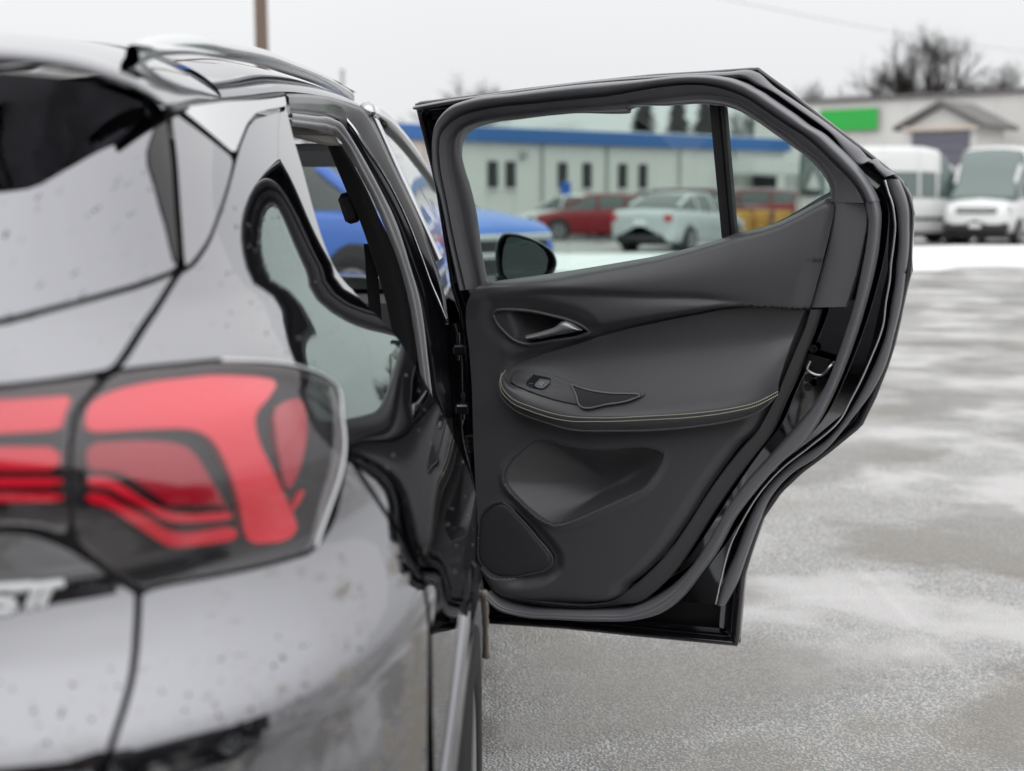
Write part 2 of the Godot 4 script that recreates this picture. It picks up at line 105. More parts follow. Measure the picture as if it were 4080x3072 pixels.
func _ready() -> void:
	rng.seed = 7
	var cam := Camera3D.new()
	cam.name = "camera"
	var lens := CameraAttributesPhysical.new()
	lens.frustum_focal_length = 42.5
	lens.frustum_focus_distance = 2.86
	lens.frustum_near = 0.05
	lens.frustum_far = 1500.0
	lens.exposure_aperture = 2.5
	cam.attributes = lens
	cam.position = Vector3(0, 1.30, 0)
	cam.rotation_degrees = Vector3(-7.79, 0, 0)
	cam.fov = 31.53
	cam.near = 0.05
	cam.far = 1500.0
	add_child(cam)
	cam.current = true
	var env := Environment.new()
	env.background_mode = Environment.BG_SKY
	env.tonemap_mode = Environment.TONE_MAPPER_LINEAR
	env.tonemap_exposure = 1.0
	env.sdfgi_enabled = true
	env.ssao_enabled = true
	env.ssil_enabled = true
	var sky := Sky.new()
	var pano := PanoramaSkyMaterial.new()
	pano.panorama = ImageTexture.create_from_image(overcast())
	sky.sky_material = pano
	env.sky = sky
	var world := WorldEnvironment.new()
	world.environment = env
	world.name = "world"
	add_child(world)
	var sun := DirectionalLight3D.new()
	sun.name = "sun"
	sun.light_energy = 0.15
	sun.light_angular_distance = 160.0
	sun.light_color = Color(1.0, 0.98, 0.95)
	sun.shadow_enabled = true
	sun.rotation_degrees = Vector3(-80, 35, 0)
	add_child(sun)
	materials()
	build_ground()
	build_places()
	build_trees()
	build_vehicles()
	build_black_car()
	build_door()
	build_drops()

func overcast() -> Image:
	# an even cloud deck: brighter overhead than at the horizon, as under any closed cloud, with faint mottling
	var im := Image.create(256, 128, false, Image.FORMAT_RGBAF)
	var n := FastNoiseLite.new()
	n.seed = 3
	n.frequency = 0.9
	for y in 128:
		var el := PI * (0.5 - (y + 0.5) / 128.0)
		for x in 256:
			var a := TAU * (x + 0.5) / 256.0
			var s: float = maxf(0.0, sin(el))
			var l: float = 0.83 * (1.0 + 1.15 * pow(s, 1.25))
			l *= 1.0 + 0.05 * n.get_noise_3d(2.0 * cos(a) * cos(el), 3.0 * sin(el), 2.0 * sin(a) * cos(el))
			if el < -0.02:
				l = 0.30
			im.set_pixel(x, y, Color(l * 0.985, l * 0.995, l * 1.01))
	return im

# ------------------------------------------------------------------ small tools
func lin(r: float, g: float, b: float) -> Color:
	return Color(r, g, b).linear_to_srgb()

func mat(key: String, c: Color, rough: float, metal := 0.0, spec := 0.5) -> StandardMaterial3D:
	var m := StandardMaterial3D.new()
	m.resource_name = key
	m.albedo_color = c
	m.roughness = rough
	m.metallic = metal
	m.metallic_specular = spec
	M[key] = m
	return m

func noise_tex(freq: float, seed_: int, size := 512, octaves := 3, kind := FastNoiseLite.TYPE_SIMPLEX_SMOOTH) -> ImageTexture:
	var n := FastNoiseLite.new()
	n.noise_type = kind
	n.seed = seed_
	n.frequency = freq
	n.fractal_octaves = octaves
	return ImageTexture.create_from_image(n.get_seamless_image(size, size))

func grain(m: StandardMaterial3D, tex: Texture2D, per_m: float, depth_cm: float) -> void:
	m.heightmap_enabled = true
	m.heightmap_texture = tex
	m.heightmap_scale = depth_cm
	m.uv1_triplanar = true
	m.uv1_scale = Vector3(per_m, per_m, per_m)

func materials() -> void:
	var fine := noise_tex(0.16, 5, 512, 2, FastNoiseLite.TYPE_CELLULAR)
	var soft := noise_tex(0.02, 9, 512, 4)
	mat("paint", lin(0.30, 0.30, 0.315), 0.03, 1.0)
	mat("paint_door", lin(0.16, 0.16, 0.175), 0.05, 1.0)
	mat("water_bead", lin(0.10, 0.10, 0.11), 0.02, 0.6)
	mat("rear_glass", lin(0.30, 0.30, 0.32), 0.02, 1.0)
	mat("flange", lin(0.010, 0.010, 0.014), 0.08, 0.0, 0.7)
	mat("gap", lin(0.006, 0.006, 0.008), 0.85)
	mat("rubber", lin(0.155, 0.156, 0.17), 0.38, 0.0, 0.6)
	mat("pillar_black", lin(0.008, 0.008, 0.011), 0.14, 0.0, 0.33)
	mat("rubber_pale", lin(0.45, 0.45, 0.47), 0.45)
	mat("rubber_dark", lin(0.018, 0.018, 0.020), 0.5)
	var p := mat("trim", lin(0.078, 0.078, 0.085), 0.40, 0.0, 0.6)
	grain(p, fine, 9.0, 0.012)
	p = mat("trim_frame", lin(0.15, 0.147, 0.158), 0.42)
	grain(p, fine, 9.0, 0.006)
	p = mat("leather", lin(0.072, 0.072, 0.078), 0.40, 0.0, 0.6)
	grain(p, fine, 7.0, 0.010)
	mat("trim_smooth", lin(0.065, 0.065, 0.070), 0.40)
	mat("trim_dark", lin(0.018, 0.018, 0.021), 0.6)
	p = mat("grille_cloth", lin(0.036, 0.036, 0.041), 0.6)
	grain(p, weave(), 40.0, 0.06)
	mat("lever", lin(0.40, 0.41, 0.43), 0.24, 0.5)
	mat("van_glass", lin(0.10, 0.145, 0.135), 0.08, 0.0, 0.8)
	mat("letter", lin(0.75, 0.76, 0.77), 0.45, 0.2)
	mat("chrome", lin(0.66, 0.67, 0.70), 0.16, 1.0)
	mat("satin", lin(0.60, 0.61, 0.63), 0.32, 1.0)
	mat("silver", lin(0.66, 0.67, 0.68), 0.25, 1.0)
	mat("thread", lin(0.62, 0.60, 0.46), 0.7)
	mat("switch", lin(0.10, 0.11, 0.14), 0.35)
	mat("print_white", lin(0.8, 0.8, 0.8), 0.5)
	mat("lamp_house", lin(0.07, 0.006, 0.012), 0.25)
	mat("lamp_red", lin(0.80, 0.006, 0.030), 0.22)
	mat("lamp_deep", lin(0.42, 0.004, 0.020), 0.18)
	p = mat("lamp_lens", Color(0.95, 0.93, 0.94, 0.10), 0.02, 1.0)
	var dot := Image.create(2, 2, false, Image.FORMAT_RGBA8)
	dot.fill(Color.WHITE)
	p.albedo_texture = ImageTexture.create_from_image(dot)
	p.transparency = BaseMaterial3D.TRANSPARENCY_ALPHA
	p = mat("window", Color(lin(0.68, 0.80, 0.745), 0.0), 0.0)
	p.refraction_enabled = true
	p.refraction_scale = 0.05
	p = mat("clear_glass", Color(0.75, 0.9, 0.85, 0.18), 0.0)
	p.transparency = BaseMaterial3D.TRANSPARENCY_ALPHA
	p = mat("water", Color(1, 1, 1, 0.0), 0.0)
	p.refraction_enabled = true
	p.refraction_scale = 0.033
	mat("fabric", lin(0.022, 0.021, 0.024), 0.9)
	mat("headliner", lin(0.30, 0.29, 0.27), 0.9)
	mat("tyre", lin(0.018, 0.018, 0.019), 0.85)
	p = mat("cladding", lin(0.030, 0.030, 0.032), 0.55)
	grain(p, soft, 5.0, 0.03)
	mat("mud", lin(0.24, 0.21, 0.18), 0.95)
	mat("mirror", lin(0.30, 0.36, 0.36), 0.02, 1.0)
	mat("car_glass", lin(0.030, 0.045, 0.042), 0.05, 0.0, 0.8)
	mat("car_blue", lin(0.016, 0.15, 0.62), 0.22, 0.0, 0.7)
	mat("car_silver", lin(0.50, 0.53, 0.54), 0.25, 0.35)
	mat("car_red", lin(0.22, 0.008, 0.016), 0.3)
	mat("car_maroon", lin(0.12, 0.012, 0.018), 0.3)
	mat("car_dark", lin(0.030, 0.028, 0.034), 0.3)
	mat("car_white", lin(0.72, 0.73, 0.72), 0.35)
	mat("plastic_black", lin(0.02, 0.02, 0.022), 0.6)
	mat("wheel_rim", lin(0.42, 0.43, 0.44), 0.4, 0.6)
	mat("tail_red", lin(0.40, 0.012, 0.02), 0.25)
	mat("head_clear", lin(0.55, 0.57, 0.58), 0.15, 0.4)
	p = mat("wall_white", lin(0.74, 0.745, 0.72), 0.85)
	grain(p, soft, 0.4, 0.4)
	p = mat("wall_grey", lin(0.76, 0.755, 0.735), 0.85)
	grain(p, soft, 0.4, 0.4)
	mat("wall_beige", lin(0.70, 0.62, 0.54), 0.85)
	mat("fascia_blue", lin(0.045, 0.15, 0.42), 0.6)
	mat("dark_pane", lin(0.020, 0.024, 0.026), 0.2)
	mat("roofing", lin(0.17, 0.16, 0.16), 0.9)
	mat("door_purple", lin(0.16, 0.16, 0.20), 0.7)
	mat("green_sign", lin(0.03, 0.46, 0.07), 0.6)
	mat("blue_sign", lin(0.01, 0.10, 0.42), 0.5)
	p = mat("pole_wood", lin(0.20, 0.145, 0.115), 0.9)
	mat("pole_grey", lin(0.42, 0.42, 0.42), 0.6)
	mat("bark", lin(0.36, 0.29, 0.26), 0.95)  # lightened, so haze over the far trees is put into the colour
	mat("bark_pale", lin(0.42, 0.39, 0.375), 0.95)
	mat("conifer", lin(0.022, 0.030, 0.022), 0.95)
	mat("snow", lin(0.80, 0.81, 0.82), 0.9)
	mat("orange", lin(0.62, 0.20, 0.13), 0.7)
	mat("yellow", lin(0.55, 0.30, 0.06), 0.6)
	dirty_paint()
	mat("brick", lin(0.05, 0.04, 0.042), 0.9)

func dirty_paint() -> void:
	# road film dried on the bumper's flank: where it is, the gloss is gone
	var n := FastNoiseLite.new()
	n.seed = 12
	n.frequency = 0.035
	n.fractal_octaves = 5
	var a := Image.create(512, 512, false, Image.FORMAT_RGB8)
	var r := Image.create(512, 512, false, Image.FORMAT_RGB8)
	var clean := lin(0.30, 0.30, 0.315)
	var film := lin(0.20, 0.185, 0.165)
	for y in 512:
		for x in 512:
			var psi := PI * x / 511.0
			var hh := y / 511.0 * 1.2
			var p := minf(psi, PI - psi)
			var side: float = smoothstep(0.80, 0.64, p)
			var low: float = smoothstep(0.88, 0.70, hh)
			var v: float = n.get_noise_2d(x * 2.2, y * 0.8) + 0.6 * n.get_noise_2d(x * 9.0 + 50.0, y * 5.0)
			var k: float = smoothstep(0.05, 0.35, v + 0.75 * side * low - 0.35)
			a.set_pixel(x, y, clean.lerp(film, k))
			r.set_pixel(x, y, Color(0.03 + 0.75 * k, 1.0 - k, 0))
	var m := mat("paint_dirty", Color.WHITE, 1.0, 1.0)
	m.albedo_texture = ImageTexture.create_from_image(a)
	var rt := ImageTexture.create_from_image(r)
	m.roughness_texture = rt
	m.roughness_texture_channel = BaseMaterial3D.TEXTURE_CHANNEL_RED
	m.metallic_texture = rt
	m.metallic_texture_channel = BaseMaterial3D.TEXTURE_CHANNEL_GREEN
	m.uv1_scale = Vector3(1.0 / PI, 1.0 / 1.2, 1.0)

func weave() -> ImageTexture:
	var im := Image.create(64, 64, false, Image.FORMAT_RF)
	for y in 64:
		for x in 64:
			var d := fposmod(float(x) + (float(y) if (int(y / 16.0) % 2) == 0 else -float(y)), 16.0) / 16.0
			im.set_pixel(x, y, Color(0.5 + 0.5 * sin(d * TAU), 0, 0))
	return ImageTexture.create_from_image(im)

func pts(flat: Array) -> PackedVector2Array:
	var r := PackedVector2Array()
	for i in range(0, flat.size(), 2):
		r.append(Vector2(flat[i], flat[i + 1]))
	return r

func pts3(flat: Array) -> PackedVector3Array:
	var r := PackedVector3Array()
	for i in range(0, flat.size(), 3):
		r.append(Vector3(flat[i], flat[i + 1], flat[i + 2]))
	return r

func cr(a, b, c, d, t: float):
	return 0.5 * (2.0 * b + (c - a) * t + (2.0 * a - 5.0 * b + 4.0 * c - d) * t * t + (3.0 * b - a - 3.0 * c + d) * t * t * t)

func resample3(p: PackedVector3Array, n: int) -> PackedVector3Array:
	# n points at even spacing along a smooth curve through p
	var fine := PackedVector3Array()
	var m := p.size()
	for i in m - 1:
		var a: Vector3 = p[maxi(i - 1, 0)]
		var d: Vector3 = p[mini(i + 2, m - 1)]
		# tangents by distance, so that uneven spacing makes no kinks
		var l1: float = maxf(p[i].distance_to(p[i + 1]), 1e-6)
		var l0: float = maxf(a.distance_to(p[i]), 1e-6)
		var l2: float = maxf(p[i + 1].distance_to(d), 1e-6)
		var m0: Vector3 = (p[i + 1] - p[i]) if i == 0 else ((p[i] - a) / l0 * l1 + (p[i + 1] - p[i]) / l1 * l0) / (l0 + l1) * l1
		var m1: Vector3 = (p[i + 1] - p[i]) if i == m - 2 else ((p[i + 1] - p[i]) / l1 * l2 + (d - p[i + 1]) / l2 * l1) / (l1 + l2) * l1
		for k in 10:
			var t := k / 10.0
			fine.append(p[i] * (2*t*t*t - 3*t*t + 1) + m0 * (t*t*t - 2*t*t + t) + p[i + 1] * (-2*t*t*t + 3*t*t) + m1 * (t*t*t - t*t))
	fine.append(p[m - 1])
	var acc := PackedFloat32Array([0.0])
	for i in range(1, fine.size()):
		acc.append(acc[i - 1] + fine[i].distance_to(fine[i - 1]))
	var total: float = acc[acc.size() - 1]
	var r := PackedVector3Array()
	var j := 0
	for i in n:
		var want: float = total * i / (n - 1)
		while j < acc.size() - 2 and acc[j + 1] < want:
			j += 1
		var span: float = maxf(acc[j + 1] - acc[j], 1e-9)
		r.append(fine[j].lerp(fine[j + 1], clampf((want - acc[j]) / span, 0, 1)))
	return r

func resample(p: PackedVector2Array, n: int) -> PackedVector2Array:
	var q := PackedVector3Array()
	for v in p:
		q.append(Vector3(v.x, v.y, 0))
	var r := PackedVector2Array()
	for v in resample3(q, n):
		r.append(Vector2(v.x, v.y))
	return r

func grid_mesh(rows: Array, flip := false) -> ArrayMesh:
	# a smooth sheet; its outside is where (next row) x (next column) points, unless flipped
	var nr := rows.size()
	var nc: int = rows[0].size()
	var v := PackedVector3Array()
	var nm := PackedVector3Array()
	var uv := PackedVector2Array()
	var ix := PackedInt32Array()
	for i in nr:
		var row: PackedVector3Array = rows[i]
		v.append_array(row)
	for i in nr:
		for j in nc:
			var di: Vector3 = v[mini(i + 1, nr - 1) * nc + j] - v[maxi(i - 1, 0) * nc + j]
			var dj: Vector3 = v[i * nc + mini(j + 1, nc - 1)] - v[i * nc + maxi(j - 1, 0)]
			var n := di.cross(dj)
			if n.length_squared() < 1e-18:
				# a row drawn together to a point takes the mean of the row beside it
				var b: int = (i - 1 if i > 0 else i + 1) * nc
				for k in nc - 1:
					var s: int = 1 if i > 0 else -1
					n += ((v[i * nc + k] - v[b + k]) * s).cross(v[b + k + 1] - v[b + k]) * 1e6
				if n.length_squared() < 1e-18:
					n = Vector3.UP
			n = n.normalized()
			nm.append(-n if flip else n)
			uv.append(Vector2(float(j) / (nc - 1), float(i) / (nr - 1)))
	for i in nr - 1:
		for j in nc - 1:
			var a := i * nc + j
			var b := a + nc
			if flip:
				ix.append_array([a, b, b + 1, a, b + 1, a + 1])
			else:
				ix.append_array([a, b + 1, b, a, a + 1, b + 1])
	return commit(v, nm, uv, ix)

func commit(v: PackedVector3Array, nm: PackedVector3Array, uv: PackedVector2Array, ix: PackedInt32Array) -> ArrayMesh:
	var arr := []
	arr.resize(Mesh.ARRAY_MAX)
	arr[Mesh.ARRAY_VERTEX] = v
	arr[Mesh.ARRAY_NORMAL] = nm
	arr[Mesh.ARRAY_TEX_UV] = uv
	arr[Mesh.ARRAY_INDEX] = ix
	var m := ArrayMesh.new()
	m.add_surface_from_arrays(Mesh.PRIMITIVE_TRIANGLES, arr)
	return m

func tube_rows(path: PackedVector3Array, r, sides := 8, squash := 1.0, cap := true) -> Array:
	# rings round a path, r a radius or a radius per point
	var rows := []
	var n := path.size()
	var up := Vector3(0.13, 0.97, 0.21).normalized()
	for i in n:
		var d := (path[mini(i + 1, n - 1)] - path[maxi(i - 1, 0)]).normalized()
		if absf(d.dot(up)) > 0.95:
			up = Vector3(0.97, 0.1, 0.2).normalized()
		var a := d.cross(up).normalized()
		var b := a.cross(d).normalized()
		up = b
		var rad: float = r[i] if r is Array or r is PackedFloat32Array else r
		var ring := PackedVector3Array()
		for k in sides + 1:
			var t := TAU * k / sides
			ring.append(path[i] + a * cos(t) * rad + b * sin(t) * rad * squash)
		rows.append(ring)
	if cap:
		for e in [0, n - 1]:
			var ring := PackedVector3Array()
			for k in sides + 1:
				ring.append(path[e])
			if e == 0:
				rows.insert(0, ring)
			else:
				rows.append(ring)
	return rows

func tube(path: PackedVector3Array, r, sides := 8) -> ArrayMesh:
	return grid_mesh(tube_rows(path, r, sides))

func box_into(st: SurfaceTool, c: Vector3, s: Vector3, turn := Basis(), bevel := 0.0) -> void:
	# a box with chamfered edges
	var h := s * 0.5
	var bv: float = minf(bevel, 0.45 * minf(s.x, minf(s.y, s.z)))
	var corners := []
	for sx in [-1, 1]:
		for sy in [-1, 1]:
			for sz in [-1, 1]:
				corners.append(Vector3(sx, sy, sz))
	var faces := []
	for ax in 3:
		for sg in [-1, 1]:
			var u := (ax + 1) % 3
			var w := (ax + 2) % 3
			var q := []
			for k in [[-1, -1], [1, -1], [1, 1], [-1, 1]]:
				var p := Vector3()
				p[ax] = sg * h[ax]
				p[u] = k[0] * (h[u] - bv)
				p[w] = k[1] * (h[w] - bv)
				q.append(p)
			faces.append(q)
	if bv > 0.0:
		for ax in 3:
			var u := (ax + 1) % 3
			var w := (ax + 2) % 3
			for a in [-1, 1]:
				for b in [-1, 1]:
					var q := []
					for k in [[-1, 0], [1, 0], [1, 1], [-1, 1]]:
						var p := Vector3()
						p[ax] = k[0] * (h[ax] - bv)
						p[u] = a * (h[u] - (bv if k[1] == 1 else 0.0))
						p[w] = b * (h[w] - (0.0 if k[1] == 1 else bv))
						q.append(p)
					faces.append(q)
		for cn in corners:
			var q := []
			for ax in 3:
				var p := Vector3(cn.x * (h.x - bv), cn.y * (h.y - bv), cn.z * (h.z - bv))
				p[ax] = cn[ax] * h[ax]
				q.append(p)
			faces.append(q)
	for q in faces:
		var mid := Vector3()
		for p in q:
			mid += p
		var n: Vector3 = (q[1] - q[0]).cross(q[2] - q[0])
		var order := range(q.size())
		if n.dot(mid) > 0.0:
			order.reverse()
		var nn: Vector3 = turn * (n * (1.0 if n.dot(mid) > 0.0 else -1.0)).normalized()
		for k in range(1, q.size() - 1):
			for idx in [order[0], order[k], order[k + 1]]:
				st.set_normal(nn)
				st.set_uv(Vector2(q[idx].x, q[idx].y))
				st.add_vertex(c + turn * q[idx])

func box(c: Vector3, s: Vector3, bevel := 0.0, turn := Basis()) -> ArrayMesh:
	var st := SurfaceTool.new()
	st.begin(Mesh.PRIMITIVE_TRIANGLES)
	box_into(st, c, s, turn, bevel)
	return st.commit()

func lathe(profile: Array, sides := 24, axis_z := true) -> ArrayMesh:
	# profile of [radius, along]; turned round z
	var rows := []
	for p in profile:
		var ring := PackedVector3Array()
		for k in sides + 1:
			var t := TAU * k / sides
			ring.append(Vector3(cos(t) * p[0], sin(t) * p[0], p[1]))
		rows.append(ring)
	return grid_mesh(rows, true)

func prism(poly: PackedVector2Array, z0: float, z1: float) -> ArrayMesh:
	# a flat shape in x and y given thickness along z
	var p := poly.duplicate()
	if Geometry2D.is_polygon_clockwise(p):
		p.reverse()
	var tri := Geometry2D.triangulate_polygon(p)
	var st := SurfaceTool.new()
	st.begin(Mesh.PRIMITIVE_TRIANGLES)
	for face in 2:
		var z := z1 if face == 1 else z0
		for t in range(0, tri.size(), 3):
			var q := [p[tri[t]], p[tri[t + 1]], p[tri[t + 2]]]
			var ccw: bool = (q[1] - q[0]).cross(q[2] - q[0]) > 0.0
			if ccw == (face == 1):
				q = [q[0], q[2], q[1]]
			for v in q:
				st.set_normal(Vector3(0, 0, 1 if face == 1 else -1))
				st.set_uv(v)
				st.add_vertex(Vector3(v.x, v.y, z))
	for i in p.size():
		var a := p[i]
		var b := p[(i + 1) % p.size()]
		var e := b - a
		var n := Vector3(e.y, -e.x, 0).normalized()
		var A0 := Vector3(a.x, a.y, z0)
		var A1 := Vector3(a.x, a.y, z1)
		var B0 := Vector3(b.x, b.y, z0)
		var B1 := Vector3(b.x, b.y, z1)
		for v in [A0, B1, B0, A0, A1, B1]:
			st.set_normal(n)
			st.set_uv(Vector2(v.x, v.y))
			st.add_vertex(v)
	return st.commit()

# ------------------------------------------------------------------ things, parts
var taken := {}
func numbered(called: String) -> String:
	taken[called] = taken.get(called, 0) + 1
	return called if taken[called] == 1 else "%s_%03d" % [called, taken[called] - 1]

func tag(o: Node, label: String, category: String, group := "") -> void:
	o.set_meta("label", label)
	o.set_meta("category", category)
	if group != "":
		o.set_meta("group", group)

func thing(called: String, label: String, category: String, at: Vector3, turn := 0.0, group := "") -> Node3D:
	var o := Node3D.new()
	o.name = numbered(called)
	add_child(o)
	o.position = at
	o.rotation_degrees.y = turn
	tag(o, label, category, group)
	return o

func part(parent: Node3D, called: String, mesh: Mesh, m: Material, at := Vector3.ZERO, label := "") -> MeshInstance3D:
	var o := MeshInstance3D.new()
	o.name = called
	o.mesh = mesh
	o.material_override = m
	parent.add_child(o, true)
	o.position = at
	if label != "":
		o.set_meta("label", label)
	return o

func structure(called: String, mesh: Mesh, m: Material) -> MeshInstance3D:
	var o := MeshInstance3D.new()
	o.name = numbered(called)
	o.mesh = mesh
	o.material_override = m
	add_child(o)
	o.set_meta("kind", "structure")
	return o

# ------------------------------------------------------------------ ground
func build_ground() -> void:
	# near asphalt shows its stones, farther off it is patches of slush, salt haze and wet
	var big := FastNoiseLite.new()
	big.seed = 21
	big.frequency = 0.011
	big.fractal_octaves = 5
	big.domain_warp_enabled = true
	big.domain_warp_amplitude = 18.0
	var im_patch: Image = big.get_seamless_image(1024, 1024)
	var st2 := FastNoiseLite.new()
	st2.seed = 4
	st2.frequency = 0.11
	st2.noise_type = FastNoiseLite.TYPE_CELLULAR
	st2.cellular_return_type = FastNoiseLite.RETURN_CELL_VALUE
	st2.fractal_type = FastNoiseLite.FRACTAL_NONE
	var im_cell: Image = st2.get_seamless_image(1024, 1024)
	var st3 := FastNoiseLite.new()
	st3.seed = 4
	st3.frequency = 0.11
	st3.noise_type = FastNoiseLite.TYPE_CELLULAR
	st3.cellular_return_type = FastNoiseLite.RETURN_DISTANCE
	st3.fractal_type = FastNoiseLite.FRACTAL_NONE
	var im_dist: Image = st3.get_seamless_image(1024, 1024)
	var col := Image.create(1024, 1024, false, Image.FORMAT_RGB8)
	var hgt := Image.create(1024, 1024, false, Image.FORMAT_RF)
	for y in 1024:
		for x in 1024:
			var c: float = im_cell.get_pixel(x, y).r
			var d: float = im_dist.get_pixel(x, y).r
			var stone: float = clampf(1.25 - d * 1.6, 0.0, 1.0)
			var v: float = 0.76 + 0.85 * (c - 0.5) * stone - 0.30 * (1.0 - stone)
			var warm: float = fposmod(c * 7.31, 1.0) - 0.5
			col.set_pixel(x, y, Color(v * (1.0 + 0.10 * warm), v, v * (1.0 - 0.12 * warm)))
			hgt.set_pixel(x, y, Color(stone * (0.4 + 0.6 * c), 0, 0))
	var over := Image.create(1024, 1024, false, Image.FORMAT_RGBA8)
	for y in 1024:
		for x in 1024:
			var p: float = im_patch.get_pixel(x, y).r
			var q: float = im_patch.get_pixel((x * 3 + 331) % 1024, (y * 3 + 97) % 1024).r
			var t: float = p * 0.75 + q * 0.25
			# slush and salt film where t is high, damp brown stain where low
			var slush: float = smoothstep(0.46, 0.72, t)
			var wet: float = smoothstep(0.40, 0.22, t)
			var cc: Color = Color(0.80, 0.795, 0.79).lerp(Color(0.62, 0.60, 0.57), wet)
			over.set_pixel(x, y, Color(cc.r, cc.g, cc.b, clampf(0.60 * slush + 0.30 * wet + 0.30, 0.0, 0.95)))
	var g := StandardMaterial3D.new()
	g.resource_name = "slushy_asphalt"
	g.albedo_color = lin(0.70, 0.69, 0.675)
	g.albedo_texture = ImageTexture.create_from_image(col)
	g.roughness = 0.62
	g.heightmap_enabled = true
	g.heightmap_texture = ImageTexture.create_from_image(hgt)
	g.heightmap_scale = 0.6
	g.detail_enabled = true
	g.detail_albedo = ImageTexture.create_from_image(over)
	g.detail_blend_mode = BaseMaterial3D.BLEND_MODE_MIX
	g.detail_uv_layer = BaseMaterial3D.DETAIL_UV_2
	var v := PackedVector3Array()
	var nm := PackedVector3Array()
	var uv := PackedVector2Array()
	var uv2 := PackedVector2Array()
	var ix := PackedInt32Array()
	var n := 60
	for i in n + 1:
		for j in n + 1:
			var fx := (float(j) / n - 0.5) * 2.0
			var fz := (float(i) / n - 0.5) * 2.0
			var x := signf(fx) * pow(absf(fx), 3.0) * 600.0
			var z := signf(fz) * pow(absf(fz), 3.0) * 600.0
			v.append(Vector3(x, 0, z))
			nm.append(Vector3.UP)
			uv.append(Vector2(x, z) / 0.80)
			uv2.append(Vector2(x + 3.0, z) / 17.0)
	for i in n:
		for j in n:
			var a := i * (n + 1) + j
			ix.append_array([a, a + 1, a + n + 1, a + 1, a + n + 2, a + n + 1])
	var arr := []
	arr.resize(Mesh.ARRAY_MAX)
	arr[Mesh.ARRAY_VERTEX] = v
	arr[Mesh.ARRAY_NORMAL] = nm
	arr[Mesh.ARRAY_TEX_UV] = uv
	arr[Mesh.ARRAY_TEX_UV2] = uv2
	arr[Mesh.ARRAY_INDEX] = ix
	var am := ArrayMesh.new()
	am.add_surface_from_arrays(Mesh.PRIMITIVE_TRIANGLES, arr)
	structure("parking_lot", am, g)
	# water standing in the low places, as a film with soft edges
	var wn := FastNoiseLite.new()
	wn.seed = 77
	wn.frequency = 0.012
	wn.fractal_octaves = 4
	wn.domain_warp_enabled = true
	wn.domain_warp_amplitude = 24.0
	var wi: Image = wn.get_seamless_image(768, 768)
	var film := Image.create(768, 768, false, Image.FORMAT_RGBA8)
	for y in 768:
		for x in 768:
			var t: float = wi.get_pixel(x, y).r
			var k: float = smoothstep(0.50, 0.70, t)
			film.set_pixel(x, y, Color(0.55, 0.53, 0.505, 0.42 * k))
	var wm := mat("wet_film", Color.WHITE, 0.16)
	wm.albedo_texture = ImageTexture.create_from_image(film)
	wm.transparency = BaseMaterial3D.TRANSPARENCY_ALPHA
	wm.uv1_scale = Vector3(5.0, 6.0, 1.0)
	var wr := []
	for i in 7:
		var row := PackedVector3Array()
		for j in 7:
			row.append(Vector3(-40.0 + 80.0 * j / 6.0, 0.004, -60.0 + 80.0 * i / 6.0))
		wr.append(row)
	structure("wet_film", grid_mesh(wr), wm)
	# packed snow lying on the lot: low uneven sheets
	snow_sheet("snow_patch", Vector3(13.5, 0, -31.0), 7.5, 6.2, 0.16, 31)
	snow_sheet("snow_patch", Vector3(4.0, 0, -28.5), 5.2, 4.6, 0.05, 32)

func snow_sheet(called: String, c: Vector3, rx: float, rz: float, h: float, s: int) -> void:
	var n := FastNoiseLite.new()
	n.seed = s
	n.frequency = 0.45
	var rows := []
	for i in 19:
		var r := float(i) / 18.0
		var row := PackedVector3Array()
		for j in 49:
			var a := TAU * j / 48.0
			var wob: float = 1.0 + 0.42 * n.get_noise_2d(3.0 * cos(a) + s, 3.0 * sin(a))
			var x := cos(a) * rx * r * wob
			var z := sin(a) * rz * r * wob
			var y: float = h * (1.0 - pow(r, 3.0)) * (0.8 + 0.5 * n.get_noise_2d(x * 2.0, z * 2.0)) - (0.012 if i == 18 else -0.004)
			row.append(Vector3(c.x + x, y, c.z + z))
		rows.append(row)
	structure(called, grid_mesh(rows, true), M.snow)

# ------------------------------------------------------------------ buildings, signs, poles
func wall_part(o: Node3D, called: String, a: Vector2, b: Vector2, y0: float, y1: float, thick: float, m: Material) -> MeshInstance3D:
	# an upright slab from a to b in plan
	var d := b - a
	var turn := Basis(Vector3.UP, -atan2(d.y, d.x))
	return part(o, called, box(Vector3((a.x + b.x) * 0.5, (y0 + y1) * 0.5, (a.y + b.y) * 0.5) - o.position, Vector3(d.length(), y1 - y0, thick), 0.02, turn), m)

